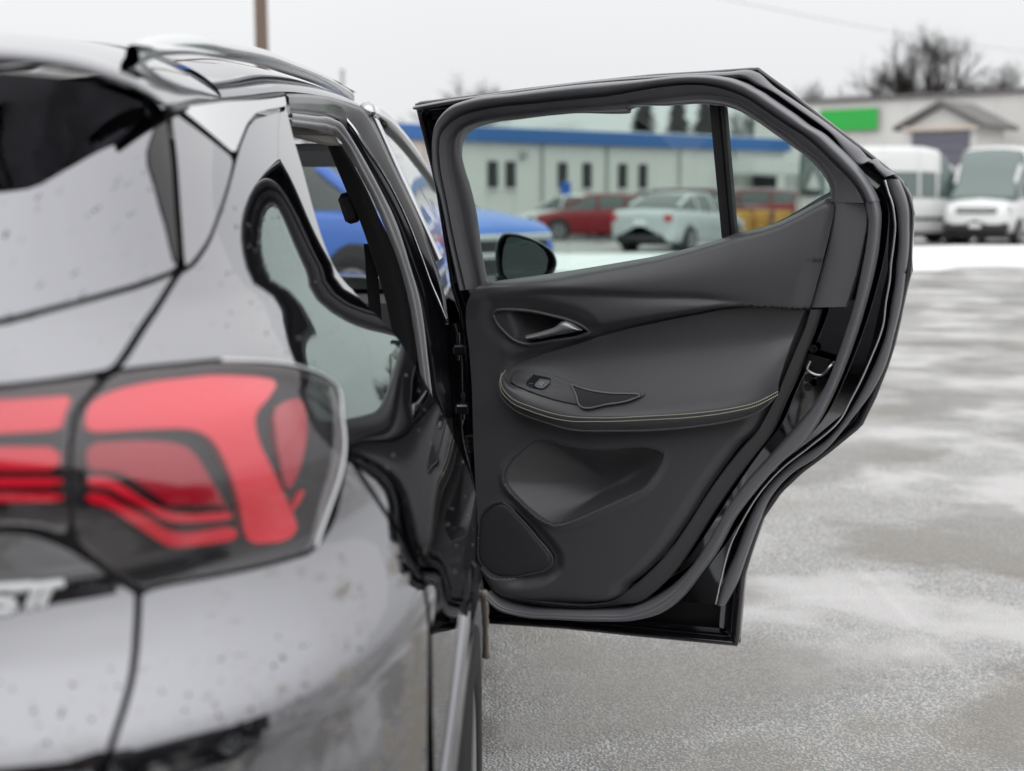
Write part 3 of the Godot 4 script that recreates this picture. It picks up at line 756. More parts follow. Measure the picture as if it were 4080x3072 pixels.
func build_places() -> void:
	# long low white building with a blue fascia
	var A := Vector2(-4.3, -49.6)
	var B := Vector2(12.45, -63.0)
	var d := (B - A).normalized()
	var nrm := Vector2(-d.y, d.x)       # towards the lot
	if nrm.y < 0:
		nrm = -nrm
	var o := thing("low_building", "long low white building with a blue fascia and narrow upright windows", "building", Vector3(4, 0, -58))
	var back := A - nrm * 9.0
	wall_part(o, "wall", A - nrm * 4.5, B - nrm * 4.5, 0.0, 3.45, 9.0, M.wall_white)
	wall_part(o, "fascia", A + nrm * 0.12 - d * 0.1, B + nrm * 0.12 + d * 0.1, 3.42, 3.97, 0.3, M.fascia_blue)
	wall_part(o, "roof", A - nrm * 4.6, B - nrm * 4.6, 3.4, 3.86, 9.0, M.roofing)
	wall_part(o, "end_panel", A + nrm * 0.03, A + nrm * 0.03 + d * 2.5, 0.02, 3.41, 0.06, M.wall_beige)
	var along := [2.75, 4.55, 5.42, 8.05, 9.35, 11.3, 12.45]
	for s in along:
		var c: Vector2 = A + d * s + nrm * 0.03
		wall_part(o, "window", c - d * 0.24, c + d * 0.24, 1.72, 2.72, 0.08, M.dark_pane)
		wall_part(o, "sill", c - d * 0.3 + nrm * 0.05, c + d * 0.3 + nrm * 0.05, 1.62, 1.70, 0.12, M.wall_white)
	wall_part(o, "base_band", A + nrm * 0.03, B + nrm * 0.03, 0.0, 0.45, 0.08, M.wall_grey)
	for s in [1.4, 7.0, 10.4, 14.6, 18.0]:
		var q: Vector2 = A + d * s + nrm * 0.06
		wall_part(o, "downpipe", q - d * 0.05, q + d * 0.05, 0.1, 3.4, 0.1, M.pole_grey)
	for s in 17:
		var q: Vector2 = A + d * (0.6 + s * 1.25) + nrm * 0.01
		wall_part(o, "siding_joint", q - d * 0.015, q + d * 0.015, 0.46, 3.4, 0.03, M.wall_grey)
	wall_part(o, "roof_snow", A - nrm * 1.5, B - nrm * 1.5, 3.87, 4.02, 3.2, M.snow)
	var e: Vector2 = A + d * 6.0 + nrm * 0.12
	part(o, "wall_lamp", box(Vector3(e.x, 2.98, e.y) - o.position, Vector3(0.34, 0.28, 0.2), 0.04), M.pole_grey)
	# annexe at its right end: white canopy over a dark doorway
	var ca := B + d * 0.2 - Vector2(1.6, -1.2)
	wall_part(o, "canopy", Vector2(9.85, -59.4), Vector2(12.2, -61.2), 2.35, 2.95, 1.6, M.car_white)
	wall_part(o, "doorway", Vector2(10.75, -61.0), Vector2(11.75, -61.8), 0.0, 2.3, 0.3, M.dark_pane)
	# big pale shed with a gabled entry
	var C := Vector2(12.6, -72.0)
	var D := Vector2(30.0, -57.0)
	var dd := (D - C).normalized()
	var nn := Vector2(-dd.y, dd.x)
	if nn.y < 0:
		nn = -nn
	var w := thing("pale_warehouse", "pale grey metal warehouse with a gabled entry over a grey roller door", "building", Vector3(20, 0, -68))
	wall_part(w, "wall", C - nn * 8.0, D - nn * 8.0, 0.0, 6.05, 16.0, M.wall_grey)
	wall_part(w, "roof_edge", C + nn * 0.05 - dd * 0.2, D + nn * 0.05 + dd * 0.2, 6.04, 6.24, 0.3, M.roofing)
	# standing seams of the wall sheets
	var len_w := C.distance_to(D)
	var k := 0.6
	while k < len_w:
		var p: Vector2 = C + dd * k + nn * 0.02
		wall_part(w, "sheet_seam", p - dd * 0.03, p + dd * 0.03, 0.05, 6.0, 0.06, M.wall_grey)
		k += 1.1
	var mid := Vector2(18.75, -60.6)
	var gx := dd
	var left := mid - gx * 1.75
	var right := mid + gx * 1.75
	var apex := 5.45
	var eave := 4.55
	# porch: gable wall, two roof slabs, door
	var gable := PackedVector2Array([Vector2(-1.55, 0), Vector2(1.55, 0), Vector2(1.55, 4.45), Vector2(0, 5.25), Vector2(-1.55, 4.45)])
	var turn_g := -rad_to_deg(atan2(dd.y, dd.x))
	var gm := part(w, "gable_wall", prism(gable, -3.2, 0.0), M.wall_grey, Vector3(mid.x, 0, mid.y) - w.position)
	gm.rotation_degrees.y = turn_g
	for sgn in [-1, 1]:
		var slab := PackedVector2Array([Vector2(0, 5.56), Vector2(sgn * 2.1, 4.47), Vector2(sgn * 2.1, 4.27), Vector2(0, 5.33)])
		var sm := part(w, "porch_roof", prism(slab, -3.4, 0.35), M.roofing, Vector3(mid.x, 0, mid.y) - w.position)
		sm.rotation_degrees.y = turn_g
	var bm := part(w, "beam", box(Vector3(0, 4.35, 0.13), Vector3(3.5, 0.22, 0.2), 0.02), M.wall_beige, Vector3(mid.x, 0, mid.y) - w.position)
	bm.rotation_degrees.y = turn_g
	for s in 9:
		var sl := part(w, "door_slat", box(Vector3(0, 0.24 + s * 0.47, 0.05), Vector3(2.62, 0.455, 0.09), 0.015), M.door_purple, Vector3(mid.x, 0, mid.y) - w.position)
		sl.rotation_degrees.y = turn_g
	var vent: Vector2 = C + dd * 14.8 + nn * 0.2
	wall_part(w, "window", vent, vent + dd * 1.2, 4.0, 4.7, 0.2, M.dark_pane)
	var dk: Vector2 = C + dd * 1.0 + nn * 0.2
	wall_part(w, "side_door", dk, dk + dd * 1.6, 0.3, 3.0, 0.2, M.pole_grey)
	# green sign on its wall
	var s0: Vector2 = C + dd * 3.85 + nn * 0.22
	var s1: Vector2 = C + dd * 6.95 + nn * 0.22
	var sg := thing("wall_sign", "plain bright green rectangular sign high on the pale warehouse wall", "sign", Vector3(s0.x, 4.6, s0.y))
	wall_part(sg, "panel", s0, s1, 4.62, 5.66, 0.12, M.green_sign)
	wall_part(sg, "frame", s0 - dd * 0.05 - nn * 0.05, s1 + dd * 0.05 - nn * 0.05, 4.57, 5.71, 0.1, M.pole_grey)
	# parking sign
	var hs := thing("parking_sign", "small blue parking sign on a thin post before the low white building", "sign", Vector3(1.87, 0, -48))
	part(hs, "post", tube(PackedVector3Array([Vector3(0, 0, -0.05), Vector3(0, 1.0, -0.05), Vector3(0, 1.95, -0.05)]), 0.03), M.pole_grey)
	part(hs, "panel", box(Vector3(0, 1.6, 0), Vector3(0.36, 0.56, 0.03), 0.02), M.blue_sign)
	# poles
	pole("utility_pole", "tall brown wooden utility pole rising behind the black car's roof", Vector3(-7.16, 0, -40), 0.19, 12.5, M.pole_wood, true)
	pole("flag_pole", "thin pale pole just showing over the front of the black car's roof", Vector3(-7.3, 0, -60), 0.10, 6.75, M.pole_grey, false)
	# wires between the utility pole and the warehouse, seen faintly against the sky
	var wr := PackedVector3Array()
	for i in 25:
		var t := i / 24.0
		wr.append(Vector3(lerpf(-7.16, 40.0, t), lerpf(10.2, 8.6, t) - 4.0 * t * (1.0 - t) * 1.2, lerpf(-40.0, -78.0, t)))
	var wire := thing("overhead_wire", "thin dark overhead wire sagging from the utility pole past the warehouse", "wire", Vector3(-7.16, 10, -40))
	part(wire, "cable", tube(shifted(wr, -wire.position), 0.009, 5), M.rubber_dark)
	# behind the viewer, met only in the car's reflections
	var b := thing("brick_shop", "dark brick shop with a flat roof behind the viewer, mirrored in the black car's tailgate", "building", Vector3(-6, 0, 19))
	part(b, "wall", box(Vector3(0, 3.5, 0), Vector3(40, 7.0, 10), 0.05), M.brick)
	part(b, "roof", box(Vector3(0, 7.1, 0), Vector3(40.6, 0.25, 10.6), 0.03), M.roofing)
	for i in 5:
		part(b, "window", box(Vector3(-10.0 + i * 5.0, 1.7, -5.02), Vector3(2.6, 1.9, 0.1), 0.02), M.dark_pane)

func shifted(p: PackedVector3Array, by: Vector3) -> PackedVector3Array:
	var r := PackedVector3Array()
	for v in p:
		r.append(v + by)
	return r

func pole(called: String, label: String, at: Vector3, r: float, h: float, m: Material, arms: bool) -> void:
	var o := thing(called, label, "pole", at)
	part(o, "shaft", tube(PackedVector3Array([Vector3(0, -0.1, 0), Vector3(0.01, h * 0.3, 0), Vector3(0.0, h * 0.7, 0.0), Vector3(0.0, h, 0)]), [r * 1.15, r * 1.05, r * 0.95, r * 0.85], 12), m)
	if arms:
		part(o, "crossarm", box(Vector3(0, h - 0.9, 0), Vector3(2.6, 0.12, 0.1), 0.01), m)
	else:
		part(o, "cap", lathe([[0.0, 0.1], [0.08, 0.07], [0.12, 0.0], [0.1, -0.06]], 10), m, Vector3(0, h, 0)).rotation_degrees.x = -90

# ------------------------------------------------------------------ trees
func branch(rows_st: SurfaceTool, p: Vector3, d: Vector3, length: float, r: float, depth: int, spread: float) -> void:
	var n := 4
	var path := PackedVector3Array([p])
	var rr := [r]
	var q := p
	var dir := d
	for i in n:
		dir = (dir + Vector3(rng.randf_range(-0.18, 0.18), 0.07, rng.randf_range(-0.18, 0.18))).normalized()
		q += dir * length / n
		path.append(q)
		rr.append(r * (1.0 - 0.55 * (i + 1) / n))
	var rows := tube_rows(path, rr, 4 if depth > 1 else 5, 1.0, false)
	for i in rows.size() - 1:
		var A: PackedVector3Array = rows[i]
		var B: PackedVector3Array = rows[i + 1]
		for k in A.size() - 1:
			for v in [[A[k], k], [B[k], k], [B[k + 1], k + 1], [A[k], k], [B[k + 1], k + 1], [A[k + 1], k + 1]]:
				var nrm: Vector3 = (v[0] - path[i + (0 if v[0] == A[k] or v[0] == A[k + 1] else 1)]).normalized()
				rows_st.set_normal(nrm)
				rows_st.set_uv(Vector2.ZERO)
				rows_st.add_vertex(v[0])
	if depth <= 0:
		return
	var kids := 4 + (rng.randi() % 2)
	for k in kids:
		var t := rng.randf_range(0.45, 1.0)
		var at := path[int(t * n)]
		var ax := Vector3(rng.randf_range(-1, 1), rng.randf_range(-0.3, 0.3), rng.randf_range(-1, 1)).normalized()
		var nd := dir.rotated(ax, rng.randf_range(0.3, 0.85) * spread).normalized()
		branch(rows_st, at, nd, length * rng.randf_range(0.5, 0.78), r * 0.52, depth - 1, spread)

func bare_tree(label: String, at: Vector3, h: float, m: Material, spread: float, s: int, depth := 4, stout := 1.0) -> void:
	rng.seed = s
	var o := thing("bare_tree", label, "tree", at, 0.0, "bare trees beyond the buildings")
	var tr := PackedVector3Array([Vector3(0, -0.2, 0), Vector3(0.05 * h * 0.1, h * 0.2, 0), Vector3(0.0, h * 0.42, 0.05)])
	part(o, "trunk", tube(tr, [h * 0.026, h * 0.02, h * 0.015], 8), m)
	var st := SurfaceTool.new()
	st.begin(Mesh.PRIMITIVE_TRIANGLES)
	for k in 5:
		var a := TAU * k / 5.0 + rng.randf()
		var d := Vector3(cos(a) * 0.55 * spread, 1.0, sin(a) * 0.55 * spread).normalized()
		branch(st, tr[1].lerp(tr[2], rng.randf_range(0.3, 1.0)), d, h * 0.3, h * 0.009 * stout, depth, spread)
	part(o, "branches", st.commit(), m)

func conifer(label: String, at: Vector3, h: float, r: float, s: int) -> void:
	rng.seed = s
	var o := thing("conifer", label, "tree", at, 0.0, "dark conifers behind the low building")
	part(o, "trunk", tube(PackedVector3Array([Vector3(0, -0.2, 0), Vector3(0, h * 0.5, 0), Vector3(0, h * 0.97, 0)]), [0.22, 0.13, 0.03], 7), M.bark)
	var st := SurfaceTool.new()
	st.begin(Mesh.PRIMITIVE_TRIANGLES)
	for k in 1500:
		var t := pow(rng.randf(), 0.7)
		var y := h * (1.0 - 0.93 * t)
		var a := rng.randf() * TAU
		var rr := r * t * (0.35 + 0.65 * rng.randf()) * (0.8 + 0.3 * sin(y * 3.1 + s))
		var p := Vector3(cos(a) * rr, y - rr * 0.25, sin(a) * rr)
		var out := Vector3(cos(a), -0.35, sin(a))
		var side := out.cross(Vector3.UP).normalized()
		var len_ := rng.randf_range(0.35, 0.75)
		var nn := out.cross(side).normalized()
		if nn.y < 0:
			nn = -nn
		for v in [p - out * 0.1, p + out * len_ + side * 0.05, p + side * len_ * 0.45, p - out * 0.1, p - side * len_ * 0.45, p + out * len_]:
			st.set_normal(nn)
			st.set_uv(Vector2.ZERO)
			st.add_vertex(v)
	part(o, "crown", st.commit(), M.conifer)

func build_trees() -> void:
	bare_tree("wide pale bare tree standing alone left of the open door's top", Vector3(-3.3, 0, -95), 11.0, M.bark, 1.35, 11, 4, 1.3)
	bare_tree("small dark bare tree just right of the open door's top corner", Vector3(20.0, 0, -90), 9.4, M.bark, 0.75, 12)
	bare_tree("slim bare sapling at the left edge of the tree group over the warehouse", Vector3(22.6, 0, -92), 8.6, M.bark_pale, 0.8, 13)
	bare_tree("tallest brown bare tree over the warehouse roof", Vector3(27.4, 0, -92), 13.5, M.bark, 0.85, 14)
	bare_tree("rusty bare tree between the tallest tree and the picture's right edge", Vector3(30.6, 0, -93), 11.0, M.bark, 1.0, 15)
	bare_tree("rusty bare tree at the right edge of the picture above the gable", Vector3(33.2, 0, -92), 11.2, M.bark, 1.0, 16)
	bare_tree("leafless bush growing low between the dark small tree and the tallest tree", Vector3(24.6, 0, -91), 9.4, M.bark_pale, 0.9, 17)
	bare_tree("brown bare tree just left of the tallest tree over the warehouse", Vector3(25.7, 0, -94), 11.0, M.bark, 1.1, 18)
	bare_tree("broad brown bare tree right of the tallest tree over the warehouse", Vector3(29.2, 0, -95), 12.2, M.bark, 1.2, 19)
	bare_tree("low brown thicket tree behind the middle of the warehouse roof", Vector3(31.8, 0, -96), 10.6, M.bark, 1.4, 20)
	conifer("dark conifer behind the low building, left of a pair seen through the door glass", Vector3(7.4, 0, -78), 7.2, 1.5, 21)
	conifer("broad dark conifer in the middle behind the low building", Vector3(9.2, 0, -77), 7.0, 1.35, 22)
	conifer("dark conifer behind the low building nearest the door's divider bar", Vector3(10.9, 0, -78), 7.4, 2.0, 23)
	bare_tree("faint bare tree behind the blue fascia, seen through the door glass", Vector3(3.0, 0, -85), 7.0, M.bark_pale, 1.2, 24)
	bare_tree("bare tree behind the warehouse corner, seen through the small rear pane", Vector3(15.0, 0, -84), 8.5, M.bark, 1.1, 25)
	for i in 3:
		bare_tree(["tall bare tree left of the brick shop behind the viewer", "tall bare tree right of the brick shop behind the viewer", "tall bare tree behind the viewer over the brick shop's roof"][i], Vector3([-29, 19, -4][i], 0, 30), 12.0, M.bark, 1.0, 40 + i, 3)


# ------------------------------------------------------------------ other vehicles
func shell(stations: Array, section: Callable) -> Array:
	var rows := []
	for s in stations:
		var half: PackedVector3Array = section.call(s)
		var row := PackedVector3Array()
		for v in half:
			row.append(v)
		for i in range(half.size() - 2, -1, -1):
			row.append(Vector3(half[i].x, half[i].y, -half[i].z))
		rows.append(row)
	# close both ends
	var last := rows.size() - 1
	for e in [last, 0]:
		var src: PackedVector3Array = rows[e]
		var mid := Vector3()
		for q in src:
			mid += q / src.size()
		mid.z = 0.0
		var row := PackedVector3Array()
		for q in src:
			row.append(mid)
		if e == 0:
			rows.insert(0, row)
		else:
			rows.append(row)
	return rows

func smooth_stations(st: Array, n: int) -> Array:
	var r := []
	var m := st.size()
	for i in m - 1:
		var a: Array = st[maxi(i - 1, 0)]
		var b: Array = st[i]
		var c: Array = st[i + 1]
		var d: Array = st[mini(i + 2, m - 1)]
		for k in n:
			var t := float(k) / n
			var row := []
			for j in b.size():
				row.append(lerpf(cr(a[j], b[j], c[j], d[j], t), lerpf(b[j], c[j], t), 0.35))
			r.append(row)
	r.append(st[m - 1])
	return r

func body_section(s: Array) -> PackedVector3Array:
	# s: x, half width, low edge, belt height, crown
	var x: float = s[0]
	var w: float = s[1]
	var lo: float = s[2]
	var be: float = s[3]
	var h := be - lo
	return PackedVector3Array([Vector3(x, lo, w * 0.86), Vector3(x, lo + 0.03, w * 0.95), Vector3(x, lo + h * 0.25, w * 0.985), Vector3(x, lo + h * 0.55, w), Vector3(x, lo + h * 0.78, w * 0.985), Vector3(x, lo + h * 0.93, w * 0.955), Vector3(x, be, w * 0.90), Vector3(x, be + s[4] * 0.6, w * 0.6), Vector3(x, be + s[4], 0.0)])

func house_section(s: Array) -> PackedVector3Array:
	# s: x, half width below, half width above, belt, top
	var x: float = s[0]
	var hgt: float = s[4] - s[3]
	return PackedVector3Array([Vector3(x, s[3] - 0.03, s[1]), Vector3(x, s[3] + hgt * 0.5, lerpf(s[1], s[2], 0.42)), Vector3(x, s[3] + hgt * 0.88, lerpf(s[1], s[2], 0.93)), Vector3(x, s[4] - hgt * 0.015, s[2] * 0.88), Vector3(x, s[4] + 0.02 * hgt, s[2] * 0.5), Vector3(x, s[4] + 0.03 * hgt, 0.0)])

func make_vehicle(label: String, category: String, called: String, at: Vector3, heading: float, paint: Material, sp: Dictionary, group := "") -> Node3D:
	# built with its nose towards +x
	var o := thing(called, label, category, at, heading, group)
	part(o, "body", grid_mesh(shell(smooth_stations(sp.body, 5), body_section)), paint)
	# closed underside
	var L: float = sp.len
	part(o, "underbody", box(Vector3(0, 0.30, 0), Vector3(L * 0.93, 0.22, sp.width * 0.8), 0.05), M.plastic_black)
	var house := smooth_stations(sp.house, 5)
	part(o, "window", grid_mesh(shell(house, house_section)), M[sp.get("glass", "car_glass")])
	# roof skin and pillars stand proud of the glass
	var rows := []
	for s in house:
		if s[4] - s[3] < sp.roof_from:
			continue
		var full := house_section(s)
		var row := PackedVector3Array()
		for i in range(int(sp.get("skin", 2)), full.size()):
			row.append(full[i] + Vector3(0, 0.012, 0.012 if i < 4 else 0.0))
		for i in range(full.size() - 2, int(sp.get("skin", 2)) - 1, -1):
			row.append(Vector3(full[i].x, full[i].y + 0.012, -full[i].z - (0.012 if i < 4 else 0.0)))
		rows.append(row)
	part(o, "roof", grid_mesh(rows), paint)
	for pl in sp.pillars:
		for sg in [-1.0, 1.0]:
			var path := PackedVector3Array()
			var best: Array = house[0]
			for s in house:
				if absf(s[0] - pl) < absf(best[0] - pl):
					best = s
			for v in house_section(best).slice(0, 4):
				path.append(Vector3(v.x, v.y, v.z * sg))
			part(o, "pillar", tube(path, 0.045, 6), paint)
	for fr in sp.screens:
		# the raked edges of windscreen and back light, along the run of stations where the roof falls away
		for sg in [-1.0, 1.0]:
			var path := PackedVector3Array()
			for s in house:
				if s[0] >= fr[0] - 0.01 and s[0] <= fr[1] + 0.01:
					var sec := house_section(s)
					path.append(Vector3(sec[2].x, sec[2].y, (sec[2].z + 0.005) * sg))
			if path.size() > 1:
				part(o, "pillar", tube(path, 0.055, 6), paint)
	for wx in sp.wheels:
		for sg in [-1.0, 1.0]:
			add_wheel(o, Vector3(wx, sp.wheel_r, sg * (sp.width * 0.5 - 0.09)), sp.wheel_r, sg)
	for l in sp.lamps:
		for sg in [-1.0, 1.0]:
			part(o, l[0], box(Vector3(l[1], l[2], sg * l[3]), l[4], 0.04, Basis(Vector3.UP, -sg * l[5])), M[l[6]])
	for e in sp.extra:
		part(o, e[0], box(e[1], e[2], e[4] if e.size() > 4 else 0.02), M[e[3]])
	return o

func add_wheel(o: Node3D, at: Vector3, r: float, sg: float) -> void:
	var w := part(o, "wheel", lathe([[r * 0.6, -0.1], [r * 0.93, -0.11], [r, -0.08], [r, 0.08], [r * 0.93, 0.11], [r * 0.66, 0.105], [r * 0.62, 0.07]], 22), M.tyre, at)
	if sg < 0:
		w.rotation_degrees.y = 180
	part(w, "rim", lathe([[0.0, 0.085], [r * 0.16, 0.09], [r * 0.2, 0.06], [r * 0.5, 0.075], [r * 0.6, 0.095], [r * 0.66, 0.1]], 22), M.wheel_rim)
	for k in 5:
		var a := TAU * k / 5.0
		part(w, "spoke", box(Vector3(cos(a) * r * 0.37, sin(a) * r * 0.37, 0.083), Vector3(r * 0.55, r * 0.13, 0.03), 0.008, Basis(Vector3(0, 0, 1), a)), M.wheel_rim)
	part(o, "wheel_arch", lathe([[0.0, 0.10], [r * 1.1, 0.10], [r * 1.16, 0.086], [r * 1.16, -0.12]], 22), M.plastic_black, at + Vector3(0, 0.02, -sg * 0.012)).rotation_degrees.y = 0 if sg > 0 else 180

func spec_sedan() -> Dictionary:
	return {"len": 4.6, "width": 1.80, "wheel_r": 0.32, "roof_from": 0.36, "wheels": [-1.32, 1.38], "pillars": [0.12, -0.75], "screens": [[0.62, 1.25], [-1.62, -0.9]],
	"body": [[-2.3, 0.66, 0.42, 0.86, 0.02], [-2.24, 0.80, 0.30, 0.98, 0.03], [-2.05, 0.86, 0.24, 1.03, 0.03], [-1.3, 0.90, 0.20, 1.02, 0.02], [0.0, 0.905, 0.19, 0.96, 0.0], [1.2, 0.895, 0.19, 0.92, 0.05], [1.9, 0.85, 0.21, 0.80, 0.05], [2.2, 0.74, 0.25, 0.70, 0.03], [2.32, 0.52, 0.32, 0.60, 0.0]],
	"house": [[-1.72, 0.72, 0.66, 1.0, 1.04], [-1.35, 0.78, 0.62, 1.0, 1.24], [-0.85, 0.80, 0.60, 0.99, 1.41], [-0.1, 0.81, 0.60, 0.96, 1.45], [0.5, 0.81, 0.60, 0.94, 1.41], [0.95, 0.80, 0.62, 0.93, 1.20], [1.4, 0.76, 0.66, 0.92, 0.96]],
	"lamps": [["tail_lamp", -2.22, 0.84, 0.66, Vector3(0.16, 0.17, 0.34), 0.35, "tail_red"], ["head_lamp", 2.12, 0.66, 0.62, Vector3(0.2, 0.13, 0.34), 0.45, "head_clear"]],
	"extra": [["bumper", Vector3(-2.27, 0.36, 0), Vector3(0.12, 0.16, 1.3), "plastic_black", 0.04], ["licence_plate", Vector3(-2.31, 0.72, 0), Vector3(0.03, 0.14, 0.32), "car_white"], ["grille", Vector3(2.27, 0.5, 0), Vector3(0.1, 0.18, 0.9), "plastic_black", 0.03]]}

func spec_suv() -> Dictionary:
	return {"len": 4.6, "width": 1.90, "wheel_r": 0.37, "roof_from": 0.5, "wheels": [-1.38, 1.42], "pillars": [0.1, -0.95], "screens": [[0.72, 1.3], [-2.1, -1.75]],
	"body": [[-2.3, 0.72, 0.50, 1.02, 0.0], [-2.25, 0.86, 0.34, 1.12, 0.0], [-1.9, 0.93, 0.28, 1.14, 0.0], [0.0, 0.95, 0.25, 1.09, 0.0], [1.2, 0.945, 0.25, 1.07, 0.07], [1.75, 0.92, 0.27, 1.03, 0.08], [2.1, 0.86, 0.30, 0.98, 0.06], [2.26, 0.78, 0.34, 0.92, 0.03], [2.33, 0.66, 0.42, 0.82, 0.0]],
	"house": [[-2.2, 0.76, 0.72, 1.1, 1.2], [-2.0, 0.80, 0.66, 1.1, 1.50], [-1.6, 0.83, 0.66, 1.1, 1.60], [-0.2, 0.85, 0.66, 1.08, 1.64], [0.6, 0.85, 0.66, 1.07, 1.58], [1.0, 0.83, 0.68, 1.06, 1.36], [1.45, 0.80, 0.72, 1.05, 1.10]],
	"lamps": [["tail_lamp", -2.22, 1.0, 0.74, Vector3(0.16, 0.2, 0.3), 0.35, "tail_red"], ["head_lamp", 2.16, 0.84, 0.68, Vector3(0.22, 0.13, 0.32), 0.45, "head_clear"]],
	"extra": [["grille", Vector3(2.29, 0.66, 0), Vector3(0.10, 0.46, 1.2), "plastic_black", 0.04], ["grille_bar", Vector3(2.345, 0.86, 0), Vector3(0.05, 0.055, 1.22), "chrome", 0.012], ["grille_bar", Vector3(2.345, 0.71, 0), Vector3(0.05, 0.055, 1.2), "chrome", 0.012], ["grille_bar", Vector3(2.345, 0.52, 0), Vector3(0.05, 0.04, 1.1), "chrome", 0.012], ["bumper", Vector3(2.27, 0.36, 0), Vector3(0.16, 0.14, 1.5), "plastic_black", 0.05], ["roof_rail", Vector3(-0.5, 1.66, 0.6), Vector3(2.0, 0.05, 0.04), "silver"], ["roof_rail", Vector3(-0.5, 1.66, -0.6), Vector3(2.0, 0.05, 0.04), "silver"]]}

func spec_van() -> Dictionary:
	return {"len": 5.9, "width": 2.05, "skin": 1, "glass": "van_glass", "wheel_r": 0.35, "roof_from": 1.3, "wheels": [-1.75, 2.0], "pillars": [1.05, 0.35, -1.2, -2.7], "screens": [[1.5, 2.0]],
	"body": [[-2.95, 0.98, 0.45, 1.36, 0.0], [-2.9, 1.02, 0.36, 1.38, 0.0], [0.0, 1.025, 0.32, 1.38, 0.0], [1.6, 1.02, 0.32, 1.34, 0.0], [2.2, 1.0, 0.33, 1.26, 0.10], [2.7, 0.93, 0.36, 1.12, 0.10], [2.88, 0.84, 0.42, 1.0, 0.05], [2.97, 0.66, 0.5, 0.85, 0.0]],
	"house": [[-2.93, 0.95, 0.86, 1.36, 2.62], [-2.8, 0.98, 0.88, 1.36, 2.74], [0.4, 0.985, 0.88, 1.36, 2.78], [1.15, 0.98, 0.86, 1.34, 2.68], [1.6, 0.96, 0.84, 1.32, 2.28], [2.0, 0.95, 0.82, 1.30, 1.80], [2.4, 0.92, 0.84, 1.26, 1.36]],
	"lamps": [["tail_lamp", -2.93, 1.1, 0.94, Vector3(0.06, 0.5, 0.12), 0.0, "tail_red"], ["head_lamp", 2.62, 0.98, 0.80, Vector3(0.4, 0.26, 0.16), 0.35, "head_clear"]],
	"extra": [["grille", Vector3(2.9, 0.92, 0), Vector3(0.12, 0.26, 1.15), "plastic_black", 0.04], ["grille_bar", Vector3(2.965, 0.98, 0), Vector3(0.03, 0.03, 1.1), "silver"], ["grille_bar", Vector3(2.965, 0.88, 0), Vector3(0.03, 0.03, 1.1), "silver"], ["bumper", Vector3(2.88, 0.50, 0), Vector3(0.22, 0.26, 1.8), "plastic_black", 0.06],
	["door_mirror", Vector3(1.75, 1.55, 1.16), Vector3(0.12, 0.34, 0.22), "plastic_black", 0.04], ["door_mirror", Vector3(1.75, 1.55, -1.16), Vector3(0.12, 0.34, 0.22), "plastic_black", 0.04], ["licence_plate", Vector3(3.0, 0.55, 0), Vector3(0.02, 0.13, 0.32), "car_white"], ["side_molding", Vector3(-0.4, 0.72, 1.03), Vector3(3.6, 0.1, 0.04), "plastic_black"], ["side_molding", Vector3(-0.4, 0.72, -1.03), Vector3(3.6, 0.1, 0.04), "plastic_black"],
	["side_panel", Vector3(-1.75, 2.05, 0), Vector3(2.2, 1.0, 1.95), "car_white", 0.1]]}

